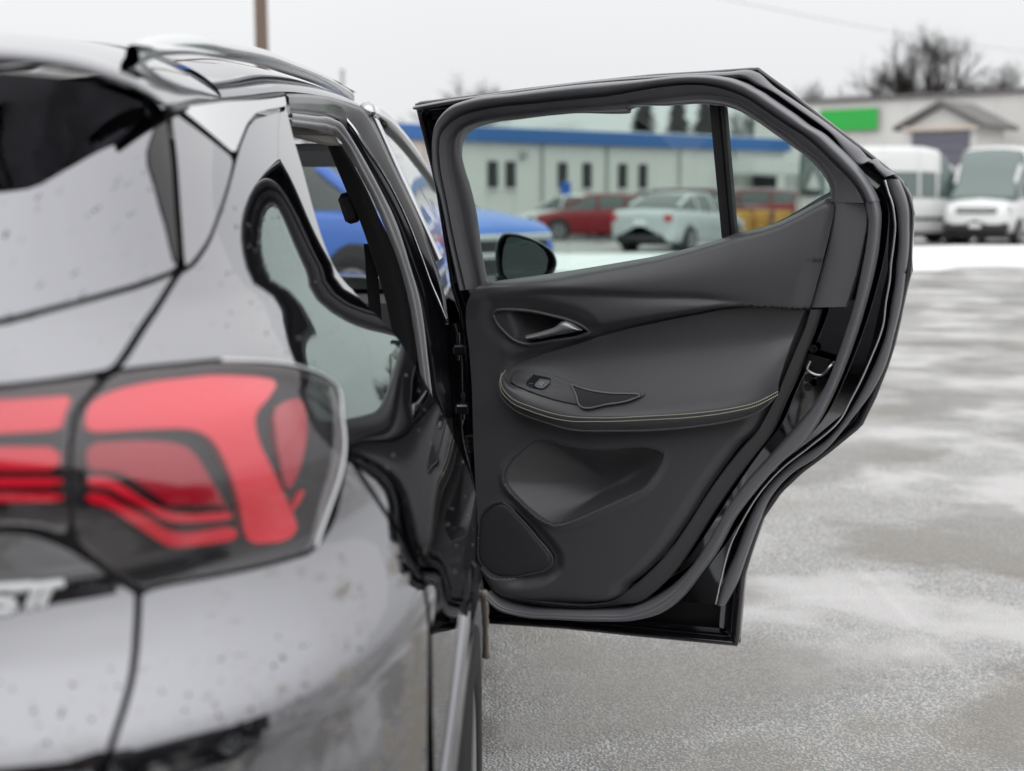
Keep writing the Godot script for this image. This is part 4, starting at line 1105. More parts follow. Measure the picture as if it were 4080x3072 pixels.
func build_vehicles() -> void:
	make_vehicle("bright blue crossover with chrome grille bars, parked ahead of the black car", "car", "crossover", Vector3(-2.05, 0, -14.2), -37.0, M.car_blue, spec_suv()).scale = Vector3(1.08, 1.1, 1.08)
	make_vehicle("silver sedan seen from behind through the open door's window", "car", "sedan", Vector3(4.35, 0, -35.2), 57.0, M.car_silver, spec_sedan(), "cars parked across the lot")
	make_vehicle("bright red car half hidden left of the silver sedan", "car", "sedan", Vector3(2.9, 0, -44.0), 176.0, M.car_red, spec_sedan(), "cars parked across the lot")
	var sn := make_vehicle("snow white sedan between the blue crossover and the red car", "car", "sedan", Vector3(1.55, 0, -39.5), 140.0, M.car_white, spec_sedan(), "cars parked across the lot")
	sn.position = Vector3(2.3, -0.02, -47.5)
	make_vehicle("dark grey car with only its roof showing behind the red car", "car", "sedan", Vector3(4.6, 0, -50.0), 12.0, M.car_dark, spec_sedan(), "cars parked across the lot")
	make_vehicle("maroon van-bodied car with its roof showing above the silver sedan", "car", "crossover", Vector3(6.4, 0, -47.0), 8.0, M.car_maroon, spec_suv(), "cars parked across the lot")
	make_vehicle("dark red car by the white canopy, seen through the small rear pane", "car", "crossover", Vector3(9.1, 0, -52.5), 150.0, M.car_red, spec_suv(), "cars parked across the lot")
	make_vehicle("white high roof van side on, just right of the open door", "van", "van", Vector3(11.35, 0, -41.0), 8.0, M.car_white, spec_van(), "white vans before the warehouse").scale = Vector3(0.87, 1, 1)
	make_vehicle("white high roof van facing the viewer at the right edge of the picture", "van", "van", Vector3(14.6, 0, -41.2), 238.0, M.car_white, spec_van(), "white vans before the warehouse")
	make_vehicle("dark pickup-like car behind the viewer, mirrored low in the tailgate", "car", "crossover", Vector3(-4.5, 0, 9.5), 15.0, M.car_dark, spec_suv(), "cars behind the viewer")
	make_vehicle("silver car behind the viewer, mirrored low in the tailgate", "car", "sedan", Vector3(2.6, 0, 10.0), 10.0, M.car_silver, spec_sedan(), "cars behind the viewer")
	make_vehicle("added black crossover, unseen side on behind the viewer, darkening the tail lamp reflections", "car", "crossover", Vector3(-1.4, 0, 3.3), 4.0, M.car_dark, spec_suv(), "cars behind the viewer")  # unseen, added to darken what the tail lamps mirror
	make_vehicle("added black crossover, unseen to the right of the viewer, darkening the bumper corner reflections", "car", "crossover", Vector3(3.6, 0, 1.3), 78.0, M.car_dark, spec_suv(), "cars behind the viewer")  # unseen as well, added so the rear corner mirrors something dark
	# yellow drums and an orange cone by the doorway
	for i in 3:
		var dr := thing("plastic_drum", ["yellow plastic drum, left of three below the white canopy", "yellow plastic drum, middle of three below the white canopy", "yellow plastic drum, right of three below the white canopy"][i], "drum", Vector3(7.15 + i * 0.62, 0, -42.6 - 0.3 * (i % 2)), 0.0, "yellow drums")
		part(dr, "drum_body", lathe([[0.0, 0.0], [0.27, 0.0], [0.29, 0.04], [0.28, 0.3], [0.30, 0.33], [0.28, 0.36], [0.28, 0.6], [0.30, 0.63], [0.28, 0.66], [0.27, 0.9], [0.24, 0.94], [0.0, 0.94]], 18), M.yellow).rotation_degrees.x = -90
	var cn := thing("traffic_barrel", "salmon orange traffic barrel right of the dark doorway", "barrel", Vector3(10.35, 0, -47.5))
	part(cn, "barrel_body", lathe([[0.0, 0.0], [0.42, 0.0], [0.42, 0.1], [0.3, 0.12], [0.25, 1.0], [0.0, 1.02]], 18), M.orange).rotation_degrees.x = -90
	part(cn, "reflective_band", lathe([[0.29, 0.45], [0.275, 0.65]], 18), M.car_white).rotation_degrees.x = -90

# ------------------------------------------------------------------ the black crossover
const AY := [.30, .55, .80, .95, 1.08, 1.20, 1.36, 1.50]
const AV := [.86, .885, .886, .845, .775, .665, .60, .545]
const BY := [.30, .55, .70, .83, .885, .90, .935, .96, 1.05, 1.10, 1.14, 1.20, 1.45]
const BV := [1.40, 1.50, 1.56, 1.55, 1.497, 1.490, 1.4865, 1.484, 1.473, 1.462, 1.447, 1.425, 1.25]
const CY := [.30, .80, .95, .98, 1.05, 1.09, 1.13, 1.20, 1.36, 1.50]      # half width near the rear corner
const CV := [.86, .886, .847, .838, .812, .792, .752, .668, .60, .545]
const EN := 4.6

func pw(x: float, xs: Array, ys: Array) -> float:
	# smooth table, never overshooting
	var n := xs.size()
	if x <= xs[0]:
		return ys[0]
	if x >= xs[n - 1]:
		return ys[n - 1]
	var i := 0
	while xs[i + 1] < x:
		i += 1
	var h: float = xs[i + 1] - xs[i]
	var d: float = (ys[i + 1] - ys[i]) / h
	var m0 := d
	var m1 := d
	if i > 0:
		var dp: float = (ys[i] - ys[i - 1]) / (xs[i] - xs[i - 1])
		m0 = 0.0 if dp * d <= 0.0 else 2.0 * dp * d / (dp + d)
	if i < n - 2:
		var dn: float = (ys[i + 2] - ys[i + 1]) / (xs[i + 2] - xs[i + 1])
		m1 = 0.0 if dn * d <= 0.0 else 2.0 * dn * d / (dn + d)
	var t: float = (x - xs[i]) / h
	return (2*t*t*t - 3*t*t + 1) * ys[i] + (t*t*t - 2*t*t + t) * h * m0 + (-2*t*t*t + 3*t*t) * ys[i + 1] + (t*t*t - t*t) * h * m1

func surf(psi: float, y: float) -> Vector3:
	# the car's skin: a rounded plan section at each height; psi turns from the car's flank (0) to its tail (a quarter turn)
	var p := psi
	var side := 1.0
	if p > PI / 2:
		p = PI - p
		side = -1.0
	var a: float = lerpf(pw(y, AY, AV), pw(y, CY, CV), smoothstep(0.58, 0.78, p))
	var b := pw(y, BY, BV)
	if p < 0.0:
		b = 2.7
	var c := absf(cos(p))
	var s := absf(sin(p))
	var r := pow(pow(c, EN) + pow(s, EN), -1.0 / EN)
	r *= 1.0 - 0.02 * exp(-pow((y - 0.95) / 0.06, 2)) * smoothstep(0.5, 0.72, p) * (1.0 - smoothstep(0.95, 1.25, p))
	return Vector3(CAR_X + side * a * cos(p) * r, y, CAR_Z + b * sin(p) * r)

func surf_normal(psi: float, y: float) -> Vector3:
	var e := 0.004
	var du := surf(psi + e, y) - surf(psi - e, y)
	var dv := surf(psi, y + e) - surf(psi, y - e)
	return dv.cross(du).normalized()

func cp(called: String, mesh: Mesh, m: Material, parent: Node3D = null) -> MeshInstance3D:
	# a part of the black car, its mesh laid out in the lot's own axes
	var o := part(parent if parent else car, called, mesh, m)
	if parent == null or parent == car:
		o.position = -car.position
	return o

func chaikin(p: PackedVector2Array) -> PackedVector2Array:
	var r := PackedVector2Array()
	var n := p.size()
	for i in n:
		var a := p[i]
		var b := p[(i + 1) % n]
		var la := a.distance_to(b)
		var f := clampf(0.008 / maxf(la, 1e-5), 0.0, 0.25)   # round each corner over a few millimetres only
		r.append(a.lerp(b, f))
		r.append(a.lerp(b, 1.0 - f))
	return r

func panel(flat: Array, off := 0.0, inset := 0.0016, step := 0.02, rim := 0.012, bulge := 0.0) -> ArrayMesh:
	# a piece of the skin inside an outline of (psi, height), with turned-in edges
	var poly := chaikin(pts(flat))
	if Geometry2D.is_polygon_clockwise(poly):
		poly.reverse()
	if inset > 0.0:
		var q := Geometry2D.offset_polygon(poly, -inset)
		if q.size() > 0:
			var big := 0
			for i in q.size():
				if q[i].size() > q[big].size():
					big = i
			poly = q[big]
	var edge := PackedVector2Array()
	for i in poly.size():
		var a := poly[i]
		var b := poly[(i + 1) % poly.size()]
		var k := int(ceil(a.distance_to(b) / (step * 0.5)))
		for j in k:
			edge.append(a.lerp(b, float(j) / k))
	var all := edge.duplicate()
	var lo := Vector2(1e9, 1e9)
	var hi := -lo
	for v in edge:
		lo = lo.min(v)
		hi = hi.max(v)
	var ys := lo.y + step * 0.5
	var odd := false
	while ys < hi.y:
		var xs := lo.x + (step * 0.5 if odd else 0.0)
		while xs < hi.x:
			var v := Vector2(xs, ys)
			if Geometry2D.is_point_in_polygon(v, poly):
				var near := 1e9
				for i in poly.size():
					near = minf(near, v.distance_to(Geometry2D.get_closest_point_to_segment(v, poly[i], poly[(i + 1) % poly.size()])))
				if near > step * 0.42:
					all.append(v)
			xs += step
		ys += step * 0.86
		odd = not odd
	var tri := Geometry2D.triangulate_delaunay(all)
	var v3 := PackedVector3Array()
	var nm := PackedVector3Array()
	var uv := PackedVector2Array()
	for v in all:
		var n := surf_normal(v.x, v.y)
		v3.append(surf(v.x, v.y) + n * off)
		nm.append(n)
		uv.append(v)
	var ix := PackedInt32Array()
	for t in range(0, tri.size(), 3):
		var a := tri[t]
		var b := tri[t + 1]
		var c := tri[t + 2]
		if not Geometry2D.is_point_in_polygon((all[a] + all[b] + all[c]) / 3.0, poly):
			continue
		if (v3[b] - v3[a]).cross(v3[c] - v3[a]).dot(nm[a]) > 0.0:
			ix.append_array([a, c, b])
		else:
			ix.append_array([a, b, c])
	var ne := edge.size()
	if rim > 0.0:
		var base := v3.size()
		for lay in 3:
			for i in ne + 1:
				var k := i % ne
				var tang := (v3[(k + 1) % ne] - v3[(k - 1 + ne) % ne]).normalized()
				var out := tang.cross(nm[k]).normalized()
				var P := v3[k]
				var N := nm[k]
				if lay == 1:
					P += out * 0.0009 - N * 0.0012
					N = (N + out).normalized()
				elif lay == 2:
					P += out * 0.0009 - N * rim
					N = out
				v3.append(P)
				nm.append(N)
				uv.append(edge[k])
		for lay in 2:
			for i in ne:
				var a := base + lay * (ne + 1) + i
				var b := a + ne + 1
				if (v3[a + 1] - v3[a]).cross(v3[b] - v3[a]).dot(nm[b]) > 0.0:
					ix.append_array([a, b, a + 1, a + 1, b, b + 1])
				else:
					ix.append_array([a, a + 1, b, a + 1, b + 1, b])
	return commit(v3, nm, uv, ix)

func mirrored(m: ArrayMesh) -> ArrayMesh:
	var a := m.surface_get_arrays(0)
	var v: PackedVector3Array = a[Mesh.ARRAY_VERTEX]
	var n: PackedVector3Array = a[Mesh.ARRAY_NORMAL]
	var ix: PackedInt32Array = a[Mesh.ARRAY_INDEX]
	for i in v.size():
		v[i].x = 2.0 * CAR_X - v[i].x
		n[i].x = -n[i].x
	for t in range(0, ix.size(), 3):
		var k := ix[t + 1]
		ix[t + 1] = ix[t + 2]
		ix[t + 2] = k
	return commit(v, n, a[Mesh.ARRAY_TEX_UV], ix)

func whole(flat: Array) -> Array:
	# an outline that reaches the car's middle line, joined to its mirror image
	var p := pts(flat)
	var right := []
	var n := p.size()
	var start := 0
	for i in n:   # start just after the middle line
		if p[i].x > 1.565 and p[(i + 1) % n].x <= 1.565:
			start = (i + 1) % n
	var ring := []
	for i in n:
		var v := p[(start + i) % n]
		if v.x <= 1.565:
			ring.append(v)
	var r := []
	for v in ring:
		r.append_array([v.x, v.y])
	ring.reverse()
	for v in ring:
		r.append_array([PI - v.x, v.y])
	return r

func skin_pair(called: String, flat: Array, m: Material, off := 0.0, step := 0.02) -> MeshInstance3D:
	var r := panel(flat, off, 0.0016, step)
	var o := cp(called, r, m)
	cp(called, mirrored(r), m)
	return o

func roof_top(z: float) -> float:
	return pw(z, [-4.3, -4.0, -3.5, -3.0, -2.5, -2.0, -1.6, -1.3], [1.44, 1.50, 1.562, 1.585, 1.575, 1.535, 1.492, 1.447])

func roof_row(side: PackedVector3Array, n: int, m: int) -> Array:
	# rows across the roof from the right drip edge over to the left one
	var rows := []
	var right := resample3(side, n)
	for i in n:
		var e := right[i]
		var top: float = roof_top(e.z)
		var row := PackedVector3Array()
		var a := e.x - CAR_X
		for j in 2 * m + 1:
			var t: float = 1.0 - float(j) / m
			var q: float = absf(t)
			# crowded towards the edge, where the skin turns down
			var xx: float = 1.0 - pow(1.0 - q, 1.6)
			var y: float = e.y + (top - e.y) * pow(maxf(0.0, 1.0 - pow(xx, 3.6)), 0.62)
			row.append(Vector3(CAR_X + signf(t) * xx * a, y, e.z))
		rows.append(row)
	return rows

func strip(A: PackedVector3Array, B: PackedVector3Array, n: int, prof: Array, dir: Vector3) -> Array:
	# rows between two edges; prof lists [share across, height along dir]
	var a := resample3(A, n)
	var b := resample3(B, n)
	var rows := []
	for p in prof:
		var row := PackedVector3Array()
		for i in n:
			row.append(a[i].lerp(b[i], p[0]) + dir * p[1])
		rows.append(row)
	return rows

func build_black_car() -> void:
	car = thing("black_crossover", "glossy wet black crossover in front, seen from its tail with one rear door wide open", "car", Vector3(CAR_X, 0, -3.2))
	# dark structure just under the skin, what shows in the panel gaps
	var rows := []
	for i in 19:
		var y := 0.34 + (1.38 - 0.34) * i / 18.0
		var row := PackedVector3Array()
		for j in 41:
			var psi := lerpf(0.50, PI - 0.50, j / 40.0)
			row.append(surf(psi, y) - surf_normal(psi, y) * 0.016)
		rows.append(row)
	cp("inner_frame", grid_mesh(rows), M.gap)
	cp("quarter_panel", panel(QUARTER), M.paint)
	cp("pillar_applique", panel(APPLIQUE, 0.002), M.paint)
	cp("pillar_sky_reflection", panel(SKY_REFLECTION, 0.003), M.silver)  # silver panel: the sky mirrored in the upper pillar is put into its colour
	cp("rear_window", panel(whole(GLASS), -0.003), M.rear_glass)
	cp("glass_dark_reflection", panel(GLASS_REFLECTION, -0.0016, 0.001, 0.02, 0.001), M.pillar_black)  # dark panel laid on the glass, standing in for a reflected fin
	cp("glass_dark_reflection", mirrored(panel(GLASS_REFLECTION, -0.0016, 0.001, 0.02, 0.001)), M.pillar_black)
	cp("tailgate", panel(whole(HATCH_UPPER)), M.paint)
	cp("tailgate_lower", panel(whole(HATCH_LOWER)), M.paint)
	cp("bumper", panel(whole(BUMPER)), M.paint_dirty)
	var flank := panel(QUARTER)
	cp("quarter_panel", mirrored(flank), M.paint)
	cp("pillar_applique", mirrored(panel(APPLIQUE, 0.002)), M.paint)
	cp("pillar_sky_reflection", mirrored(panel(SKY_REFLECTION, 0.003)), M.silver)
	# lamps: dark housing, red light bars, clear lens
	for sd in 2:
		var lamp_mesh := panel(BODY_LAMP, -0.020, 0.003, 0.02, 0.006)
		var lh := cp("tail_lamp", lamp_mesh if sd == 0 else mirrored(lamp_mesh), M.lamp_house)
		var gate_mesh := panel(HATCH_LAMP, -0.020, 0.003, 0.02, 0.006)
		var gh := cp("tail_lamp", gate_mesh if sd == 0 else mirrored(gate_mesh), M.lamp_house)
		for e in [[LAMP_A, -0.010, "lamp_red"], [LAMP_B, -0.013, "lamp_deep"], [LAMP_C, -0.008, "lamp_red"], [LAMP_D, -0.007, "lamp_red"], [LAMP_E, -0.012, "lamp_deep"], [LAMP_F, -0.012, "lamp_red"]]:
			var pm := panel(e[0], e[1], 0.0, 0.012, 0.008)
			cp("light_bar", pm if sd == 0 else mirrored(pm), M[e[2]], lh)
		for e in [[LAMP_G, -0.010, "lamp_red"], [LAMP_H, -0.013, "lamp_red"], [LAMP_I, -0.010, "lamp_red"], [LAMP_J, -0.010, "lamp_red"]]:
			var pm := panel(e[0], e[1], 0.0, 0.012, 0.008)
			cp("light_bar", pm if sd == 0 else mirrored(pm), M[e[2]], gh)
		var lens_m := panel(BODY_LAMP, 0.001, 0.0012, 0.014, 0.016)
		cp("lens", lens_m if sd == 0 else mirrored(lens_m), M.lamp_lens, lh)
		var rim := PackedVector3Array()
		for v in resample(pts(LAMP_RIM), 60):
			var q := surf(v.x, v.y) + surf_normal(v.x, v.y) * 0.001
			rim.append(q if sd == 0 else Vector3(2.0 * CAR_X - q.x, q.y, q.z))
		cp("lens_edge_glint", tube(rim, 0.0022, 6), M.satin, lh)  # pale tube standing in for light refracted along the lens edge
		lens_m = panel(HATCH_LAMP, 0.001, 0.0012, 0.014, 0.016)
		cp("lens", lens_m if sd == 0 else mirrored(lens_m), M.lamp_lens, gh)
	# roof, spoiler, rails
	var side := pts3(ROOF_SIDE)
	var roof := roof_row(side.slice(2), 30, 26)
	# run on forward to the windscreen header
	var fwd := PackedVector3Array([side[8], Vector3(-0.37, 1.50, -3.72), Vector3(-0.36, 1.46, -3.95)])
	var more := roof_row(fwd, 8, 26)
	for i in range(1, more.size()):
		roof.append(more[i])
	cp("roof", grid_mesh(roof), M.paint)
	var edge_lo := resample3(pts3(SPOILER_EDGE), 24)
	var edge_hi := resample3(pts3(SPOILER_TOP), 24)
	var sp_side := resample3(side.slice(0, 3), 6)
	# spoiler: a wing from the roof's seam out over the glass; front row on the seam, back row its trailing edge, then under
	var sp := []
	var seam: PackedVector3Array = roof_row(side.slice(2), 30, 26)[0]
	var half := seam.slice(0, 27)
	var nW := 40
	var seam_r := resample3(half, nW)
	var back := PackedVector3Array()
	for v in edge_hi:
		back.append(v)
	back.reverse()
	back.append(Vector3(CAR_X, 1.452, -1.19))
	var lower := PackedVector3Array()
	for v in edge_lo:
		lower.append(v)
	lower.reverse()
	lower.append(Vector3(CAR_X, 1.43, -1.165))
	var back_r := resample3(back, nW)
	var low_r := resample3(lower, nW)
	var drip := resample3(side.slice(0, 3), 9)
	for i in 9:
		var t := i / 8.0
		var row := PackedVector3Array()
		for j in nW:
			var a := seam_r[j]
			var b := back_r[j]
			# hold the outer edge on the drip line
			var p := a.lerp(b, t)
			var w: float = pow(1.0 - float(j) / (nW - 1), 6.0)
			p = p.lerp(drip[8 - i], w)
			p.y += 0.010 * sin(t * PI) * (1.0 - w)
			row.append(p)
		sp.append(row)
	for q in [[0.35, 0.004], [0.75, 0.003]]:
		var row := PackedVector3Array()
		for j in nW:
			row.append(back_r[j].lerp(low_r[j], q[0]) + Vector3(0.3, 0, 0.9) * q[1])
		sp.append(row)
	sp.append(low_r)
	for i in 4:
		var row := PackedVector3Array()
		for j in nW:
			var p: Vector3 = low_r[j].lerp(seam_r[j], (i + 1) * 0.2)
			p.y = minf(p.y, low_r[j].y + 0.012 * (i + 1)) - 0.004
			row.append(p)
		sp.append(row)
	var spm := grid_mesh(sp)
	cp("spoiler", spm, M.paint)
	cp("spoiler", mirrored(spm), M.paint)
	var top := resample3(pts3(RAIL_TOP), 40)
	var rail_rows := []
	for i in 40:
		var t := i / 39.0
		var wd := 0.020 * pow(sin(PI * clampf(t * 0.98 + 0.02, 0, 1)), 0.4) + 0.002
		var ring := PackedVector3Array()
		for k in 13:
			var a := TAU * k / 12.0
			ring.append(top[i] + Vector3(cos(a) * wd, -0.014 + sin(a) * 0.014, 0))
		rail_rows.append(ring)
	var rm := grid_mesh(rail_rows)
	var rail := cp("roof_rail", rm, M.silver)
	var rail2 := cp("roof_rail", mirrored(rm), M.silver)
	# the rail's rear foot flares down to the roof, its front foot likewise
	var foot := resample3(pts3(RAIL_FOOT), 16)
	var up := resample3(pts3(RAIL_TOP).slice(0, 6), 16)
	var fr := strip(up, foot, 16, [[0.0, 0.0], [0.15, 0.006], [0.5, 0.010], [0.85, 0.016], [1.0, 0.02]], Vector3(1, 0, 0))
	var inner := strip(up, foot, 16, [[1.0, -0.02], [0.5, -0.012], [0.0, -0.004]], Vector3(1, 0, 0))
	cp("rail_foot", grid_mesh(fr, true), M.silver, rail)
	cp("rail_foot", mirrored(grid_mesh(fr, true)), M.silver, rail2)
	var f2 := resample3(pts3(RAIL_FOOT_FRONT), 8)
	var u2 := resample3(pts3(RAIL_TOP).slice(8), 8)
	cp("rail_foot", grid_mesh(strip(u2, f2, 8, [[0.0, 0.0], [0.5, 0.010], [1.0, 0.012]], Vector3(1, 0, 0)), true), M.silver, rail)
	# drip seal below the roof edge
	var drip_path := PackedVector3Array()
	for v in resample3(side.slice(0, 5), 30):
		drip_path.append(v + Vector3(0.003, -0.006, 0))
	cp("drip_seal", tube(drip_path, 0.006, 6), M.rubber_dark)
	# the door opening: B pillar, seal, trim
	var si := pts3(OPENING_SEAL_IN)
	var so := pts3(OPENING_SEAL_OUT)
	var sd_ := Vector3(0.35, 0.12, 0.93).normalized()
	cp("opening_seal", grid_mesh(strip(si, so, 70, [[0.0, -0.02], [0.02, 0.0], [0.14, 0.010], [0.3, 0.007], [0.42, 0.004], [0.5, 0.014], [0.75, 0.020], [0.95, 0.010], [1.0, -0.01]], sd_), true), M.rubber_pale)
	cp("pillar", grid_mesh(strip(pts3(PILLAR_IN), pts3(PILLAR_OUT), 70, [[0.0, -0.02], [0.03, 0.0], [0.3, 0.004], [0.5, 0.006], [0.75, 0.010], [0.96, 0.006], [1.0, -0.02]], Vector3(0.7, 0.2, 0.68)), true), M.pillar_black)
	cp("pillar_bead", tube(resample3(pts3(PILLAR_BEAD), 40), 0.0042, 6), M.chrome)
	cp("front_trim", grid_mesh(strip(pts3(FRONT_TRIM_A), pts3(FRONT_TRIM_B), 30, [[0.0, -0.015], [0.02, 0.0], [0.5, 0.003], [0.98, 0.0], [1.0, -0.015]], Vector3(0.5, 0, 0.86)), true), M.satin)
	cp("front_frame", tube(resample3(pts3(FRONT_ARC), 24), 0.011, 8), M.rubber_dark)
	cp("front_molding", tube(resample3(pts3(FRONT_ARC_TRIM), 24), [0.022, 0.021, 0.020, 0.019, 0.018, 0.018, 0.017, 0.017, 0.016, 0.016, 0.015, 0.015, 0.014, 0.014, 0.013, 0.013, 0.012, 0.012, 0.011, 0.011, 0.010, 0.010, 0.009, 0.008], 8), M.silver)
	cp("hinge_pillar", grid_mesh(strip(pts3(HINGE_IN), shifted(pts3(HINGE_IN), Vector3(0.11, 0, -0.05)), 24, [[0.0, -0.03], [0.02, 0.0], [0.4, 0.006], [1.0, 0.0]], Vector3(0, 0, 1)), true), M.flange)
	var hp := pts3(HINGES)
	for i in range(0, 4, 2):
		cp("hinge", box((hp[i] + hp[i + 1]) * 0.5, Vector3(0.03, 0.022, 0.06), 0.004), M.flange)
		cp("hinge", tube(PackedVector3Array([hp[i] + Vector3(0.008, -0.03, 0.03), hp[i] + Vector3(0.008, 0.0, 0.03), hp[i] + Vector3(0.008, 0.03, 0.03)]), 0.006), M.flange)
	cp("door_check", box(Vector3(-0.118, 1.155, -3.03), Vector3(0.018, 0.085, 0.03), 0.003), M.gap)
	var bl := resample3(pts3(BELLOWS), 40)
	var br := PackedFloat32Array()
	for i in 40:
		br.append(0.012 + 0.005 * sin(i * 1.7))
	cp("cable_bellows", tube(bl, br, 10), M.rubber_dark)
	cp("pillar_trim", grid_mesh(strip(pts3(PILLAR_TRIM_IN), pts3(PILLAR_TRIM_OUT), 40, [[0.0, -0.03], [0.02, -0.004], [0.1, 0.004], [0.5, 0.014], [0.9, 0.006], [1.0, -0.02]], Vector3(0, 0, 1)), true), M.fabric)
	var bt := pts3(BELT)
	cp("seat_belt", grid_mesh(strip(shifted(bt, Vector3(-0.014, 0, 0)), shifted(bt, Vector3(0.014, 0, 0)), 14, [[0.0, 0.0], [0.5, 0.002], [1.0, 0.0]], Vector3(0, 0, 1)), true), M.fabric)
	var an := pts3(BELT_ANCHOR)
	cp("belt_anchor", box((an[0] + an[1]) * 0.5, Vector3(0.036, 0.07, 0.04), 0.01, Basis(Vector3(0, 0, 1), 0.3)), M.plastic_black)
	var stp := pts3(SIDE_TRIM)
	var stt := SurfaceTool.new()
	stt.begin(Mesh.PRIMITIVE_TRIANGLES)
	for i in range(1, stp.size() - 1):
		for v in [stp[0], stp[i], stp[i + 1]]:
			stt.set_normal(Vector3(0.35, -0.3, 0.88).normalized())
			stt.set_uv(Vector2.ZERO)
			stt.add_vertex(v)
	cp("header_trim", stt.commit(), M.headliner)
	cabin()
	lower_parts()

func cabin() -> void:
	cp("headliner", box(Vector3(CAR_X, 1.455, -3.05), Vector3(1.02, 0.02, 1.62), 0.005, Basis(Vector3(1, 0, 0), 0.03)), M.headliner)
	cp("sun_visor", box(Vector3(-0.60, 1.415, -3.72), Vector3(0.38, 0.02, 0.17), 0.008, Basis(Vector3(1, 0, 0), -0.25)), M.head_clear)
	# windscreen
	var w0 := []
	for i in 9:
		var t := i / 8.0
		var row := PackedVector3Array()
		for j in 15:
			var s := j / 14.0 * 2.0 - 1.0
			row.append(Vector3(CAR_X + s * lerpf(0.70, 0.56, t), lerpf(1.0, 1.44, t), lerpf(-4.62, -3.93, t) + 0.10 * s * s))
		w0.append(row)
	cp("windscreen", grid_mesh(w0), M.clear_glass)
	cp("dashboard", box(Vector3(CAR_X, 0.87, -4.28), Vector3(1.42, 0.24, 0.55), 0.07), M.fabric)
	cp("bonnet", grid_mesh(bonnet_rows()), M.paint)
	for x in [-0.56, -1.33]:
		cp("front_seat", box(Vector3(x, 0.50, -3.50), Vector3(0.46, 0.16, 0.50), 0.06), M.fabric)
		cp("front_seat", box(Vector3(x - 0.0, 0.76, -3.20), Vector3(0.44, 0.56, 0.13), 0.055, Basis(Vector3(1, 0, 0), 0.2)), M.fabric)
	cp("rear_seat", box(Vector3(CAR_X, 0.52, -2.45), Vector3(1.20, 0.18, 0.5), 0.06), M.fabric)
	cp("rear_seat", box(Vector3(CAR_X - 0.1, 0.82, -2.12), Vector3(1.0, 0.55, 0.14), 0.06, Basis(Vector3(1, 0, 0), 0.25)), M.fabric)
	cp("floor_pan", box(Vector3(CAR_X, 0.30, -2.95), Vector3(1.56, 0.06, 3.0), 0.02), M.gap)
	# left flank and front of the car, simple skin
	var lf := []
	for i in 15:
		var y := 0.33 + (1.0 - 0.33) * i / 14.0
		var row := PackedVector3Array()
		for j in 33:
			var psi := lerpf(PI - 0.45, PI + 1.15, j / 32.0)
			var p := surf(-(psi - PI), y)
			row.append(Vector3(2.0 * CAR_X - p.x, p.y, p.z))
		lf.append(row)
	cp("left_flank", grid_mesh(lf), M.paint)
	var rf := []
	for i in 15:
		var y := 0.36 + (0.99 - 0.36) * i / 14.0
		var row := PackedVector3Array()
		for j in 25:
			row.append(surf(lerpf(-0.235, -1.2, j / 24.0), y))
		rf.append(row)
	cp("front_door", grid_mesh(rf), M.paint)
	var nose := []
	for i in 9:
		var y := 0.32 + (0.93 - 0.32) * i / 8.0
		var row := PackedVector3Array()
		for j in 25:
			var s := j / 24.0 * 2.0 - 1.0
			row.append(Vector3(CAR_X + s * 0.80, y, -5.36 + 0.32 * pow(absf(s), 3.0)))
		nose.append(row)
	cp("nose", grid_mesh(nose, true), M.paint)
	# left side window line
	var lw := []
	for i in 5:
		var t := i / 4.0
		var row := PackedVector3Array()
		for j in 15:
			row.append(Vector3(CAR_X - lerpf(0.80, 0.57, t), lerpf(1.0, 1.45, t), lerpf(-4.35, -2.2, j / 14.0)))
		lw.append(row)
	cp("side_window", grid_mesh(lw), M.clear_glass)
	# right front window
	var rw := []
	var tr := resample3(pts3(FRONT_ARC), 12)
	var bb := PackedVector3Array()
	for i in 12:
		bb.append(Vector3(lerpf(-0.165, -0.20, i / 11.0), 1.02, lerpf(-3.2, -4.4, i / 11.0)))
	cp("side_window", grid_mesh([tr, bb]), M.clear_glass)
	# door mirror
	var mp := pts3(MIRROR)
	var cen := Vector3()
	for v in mp:
		cen += v / mp.size()
	var ring_rows := []
	var loop := PackedVector3Array(mp)
	loop.append(mp[0])
	var outl := resample3(loop, 40)
	for q in [[0.90, 0.0], [0.97, 0.008], [1.0, -0.005], [1.0, -0.05], [0.93, -0.09], [0.75, -0.12], [0.4, -0.135], [0.0, -0.14]]:
		var row := PackedVector3Array()
		for v in outl:
			row.append(cen + (v - cen) * q[0] + Vector3(0, 0, q[1]))
		ring_rows.append(row)
	var mo := cp("door_mirror", grid_mesh(ring_rows), M.flange)
	var mg := pts3(MIRROR_GLASS)
	var gl := PackedVector2Array()
	for v in mg:
		gl.append(Vector2(v.x, v.y))
	cp("mirror_glass", prism(gl, -4.146, -4.134), M.mirror, mo)
	cp("mirror_arm", box(Vector3(-0.05, 1.04, -4.2), Vector3(0.16, 0.05, 0.06), 0.02), M.flange, mo)

func bonnet_rows() -> Array:
	var rows := []
	for i in 13:
		var t := i / 12.0
		var row := PackedVector3Array()
		for j in 25:
			var s := j / 24.0 * 2.0 - 1.0
			var q: float = absf(s)
			var y: float = lerpf(1.01, 0.97, pow(t, 2.0)) + 0.045 * (1.0 - pow(q, 2.2)) - 0.05 * pow(t, 6.0)
			if q > 0.80:
				y -= (q - 0.80) * 0.35
			row.append(Vector3(CAR_X + s * lerpf(0.80, 0.74, t), y, lerpf(-4.52, -5.30, t) + 0.12 * q * q * t))
		rows.append(row)
	return rows

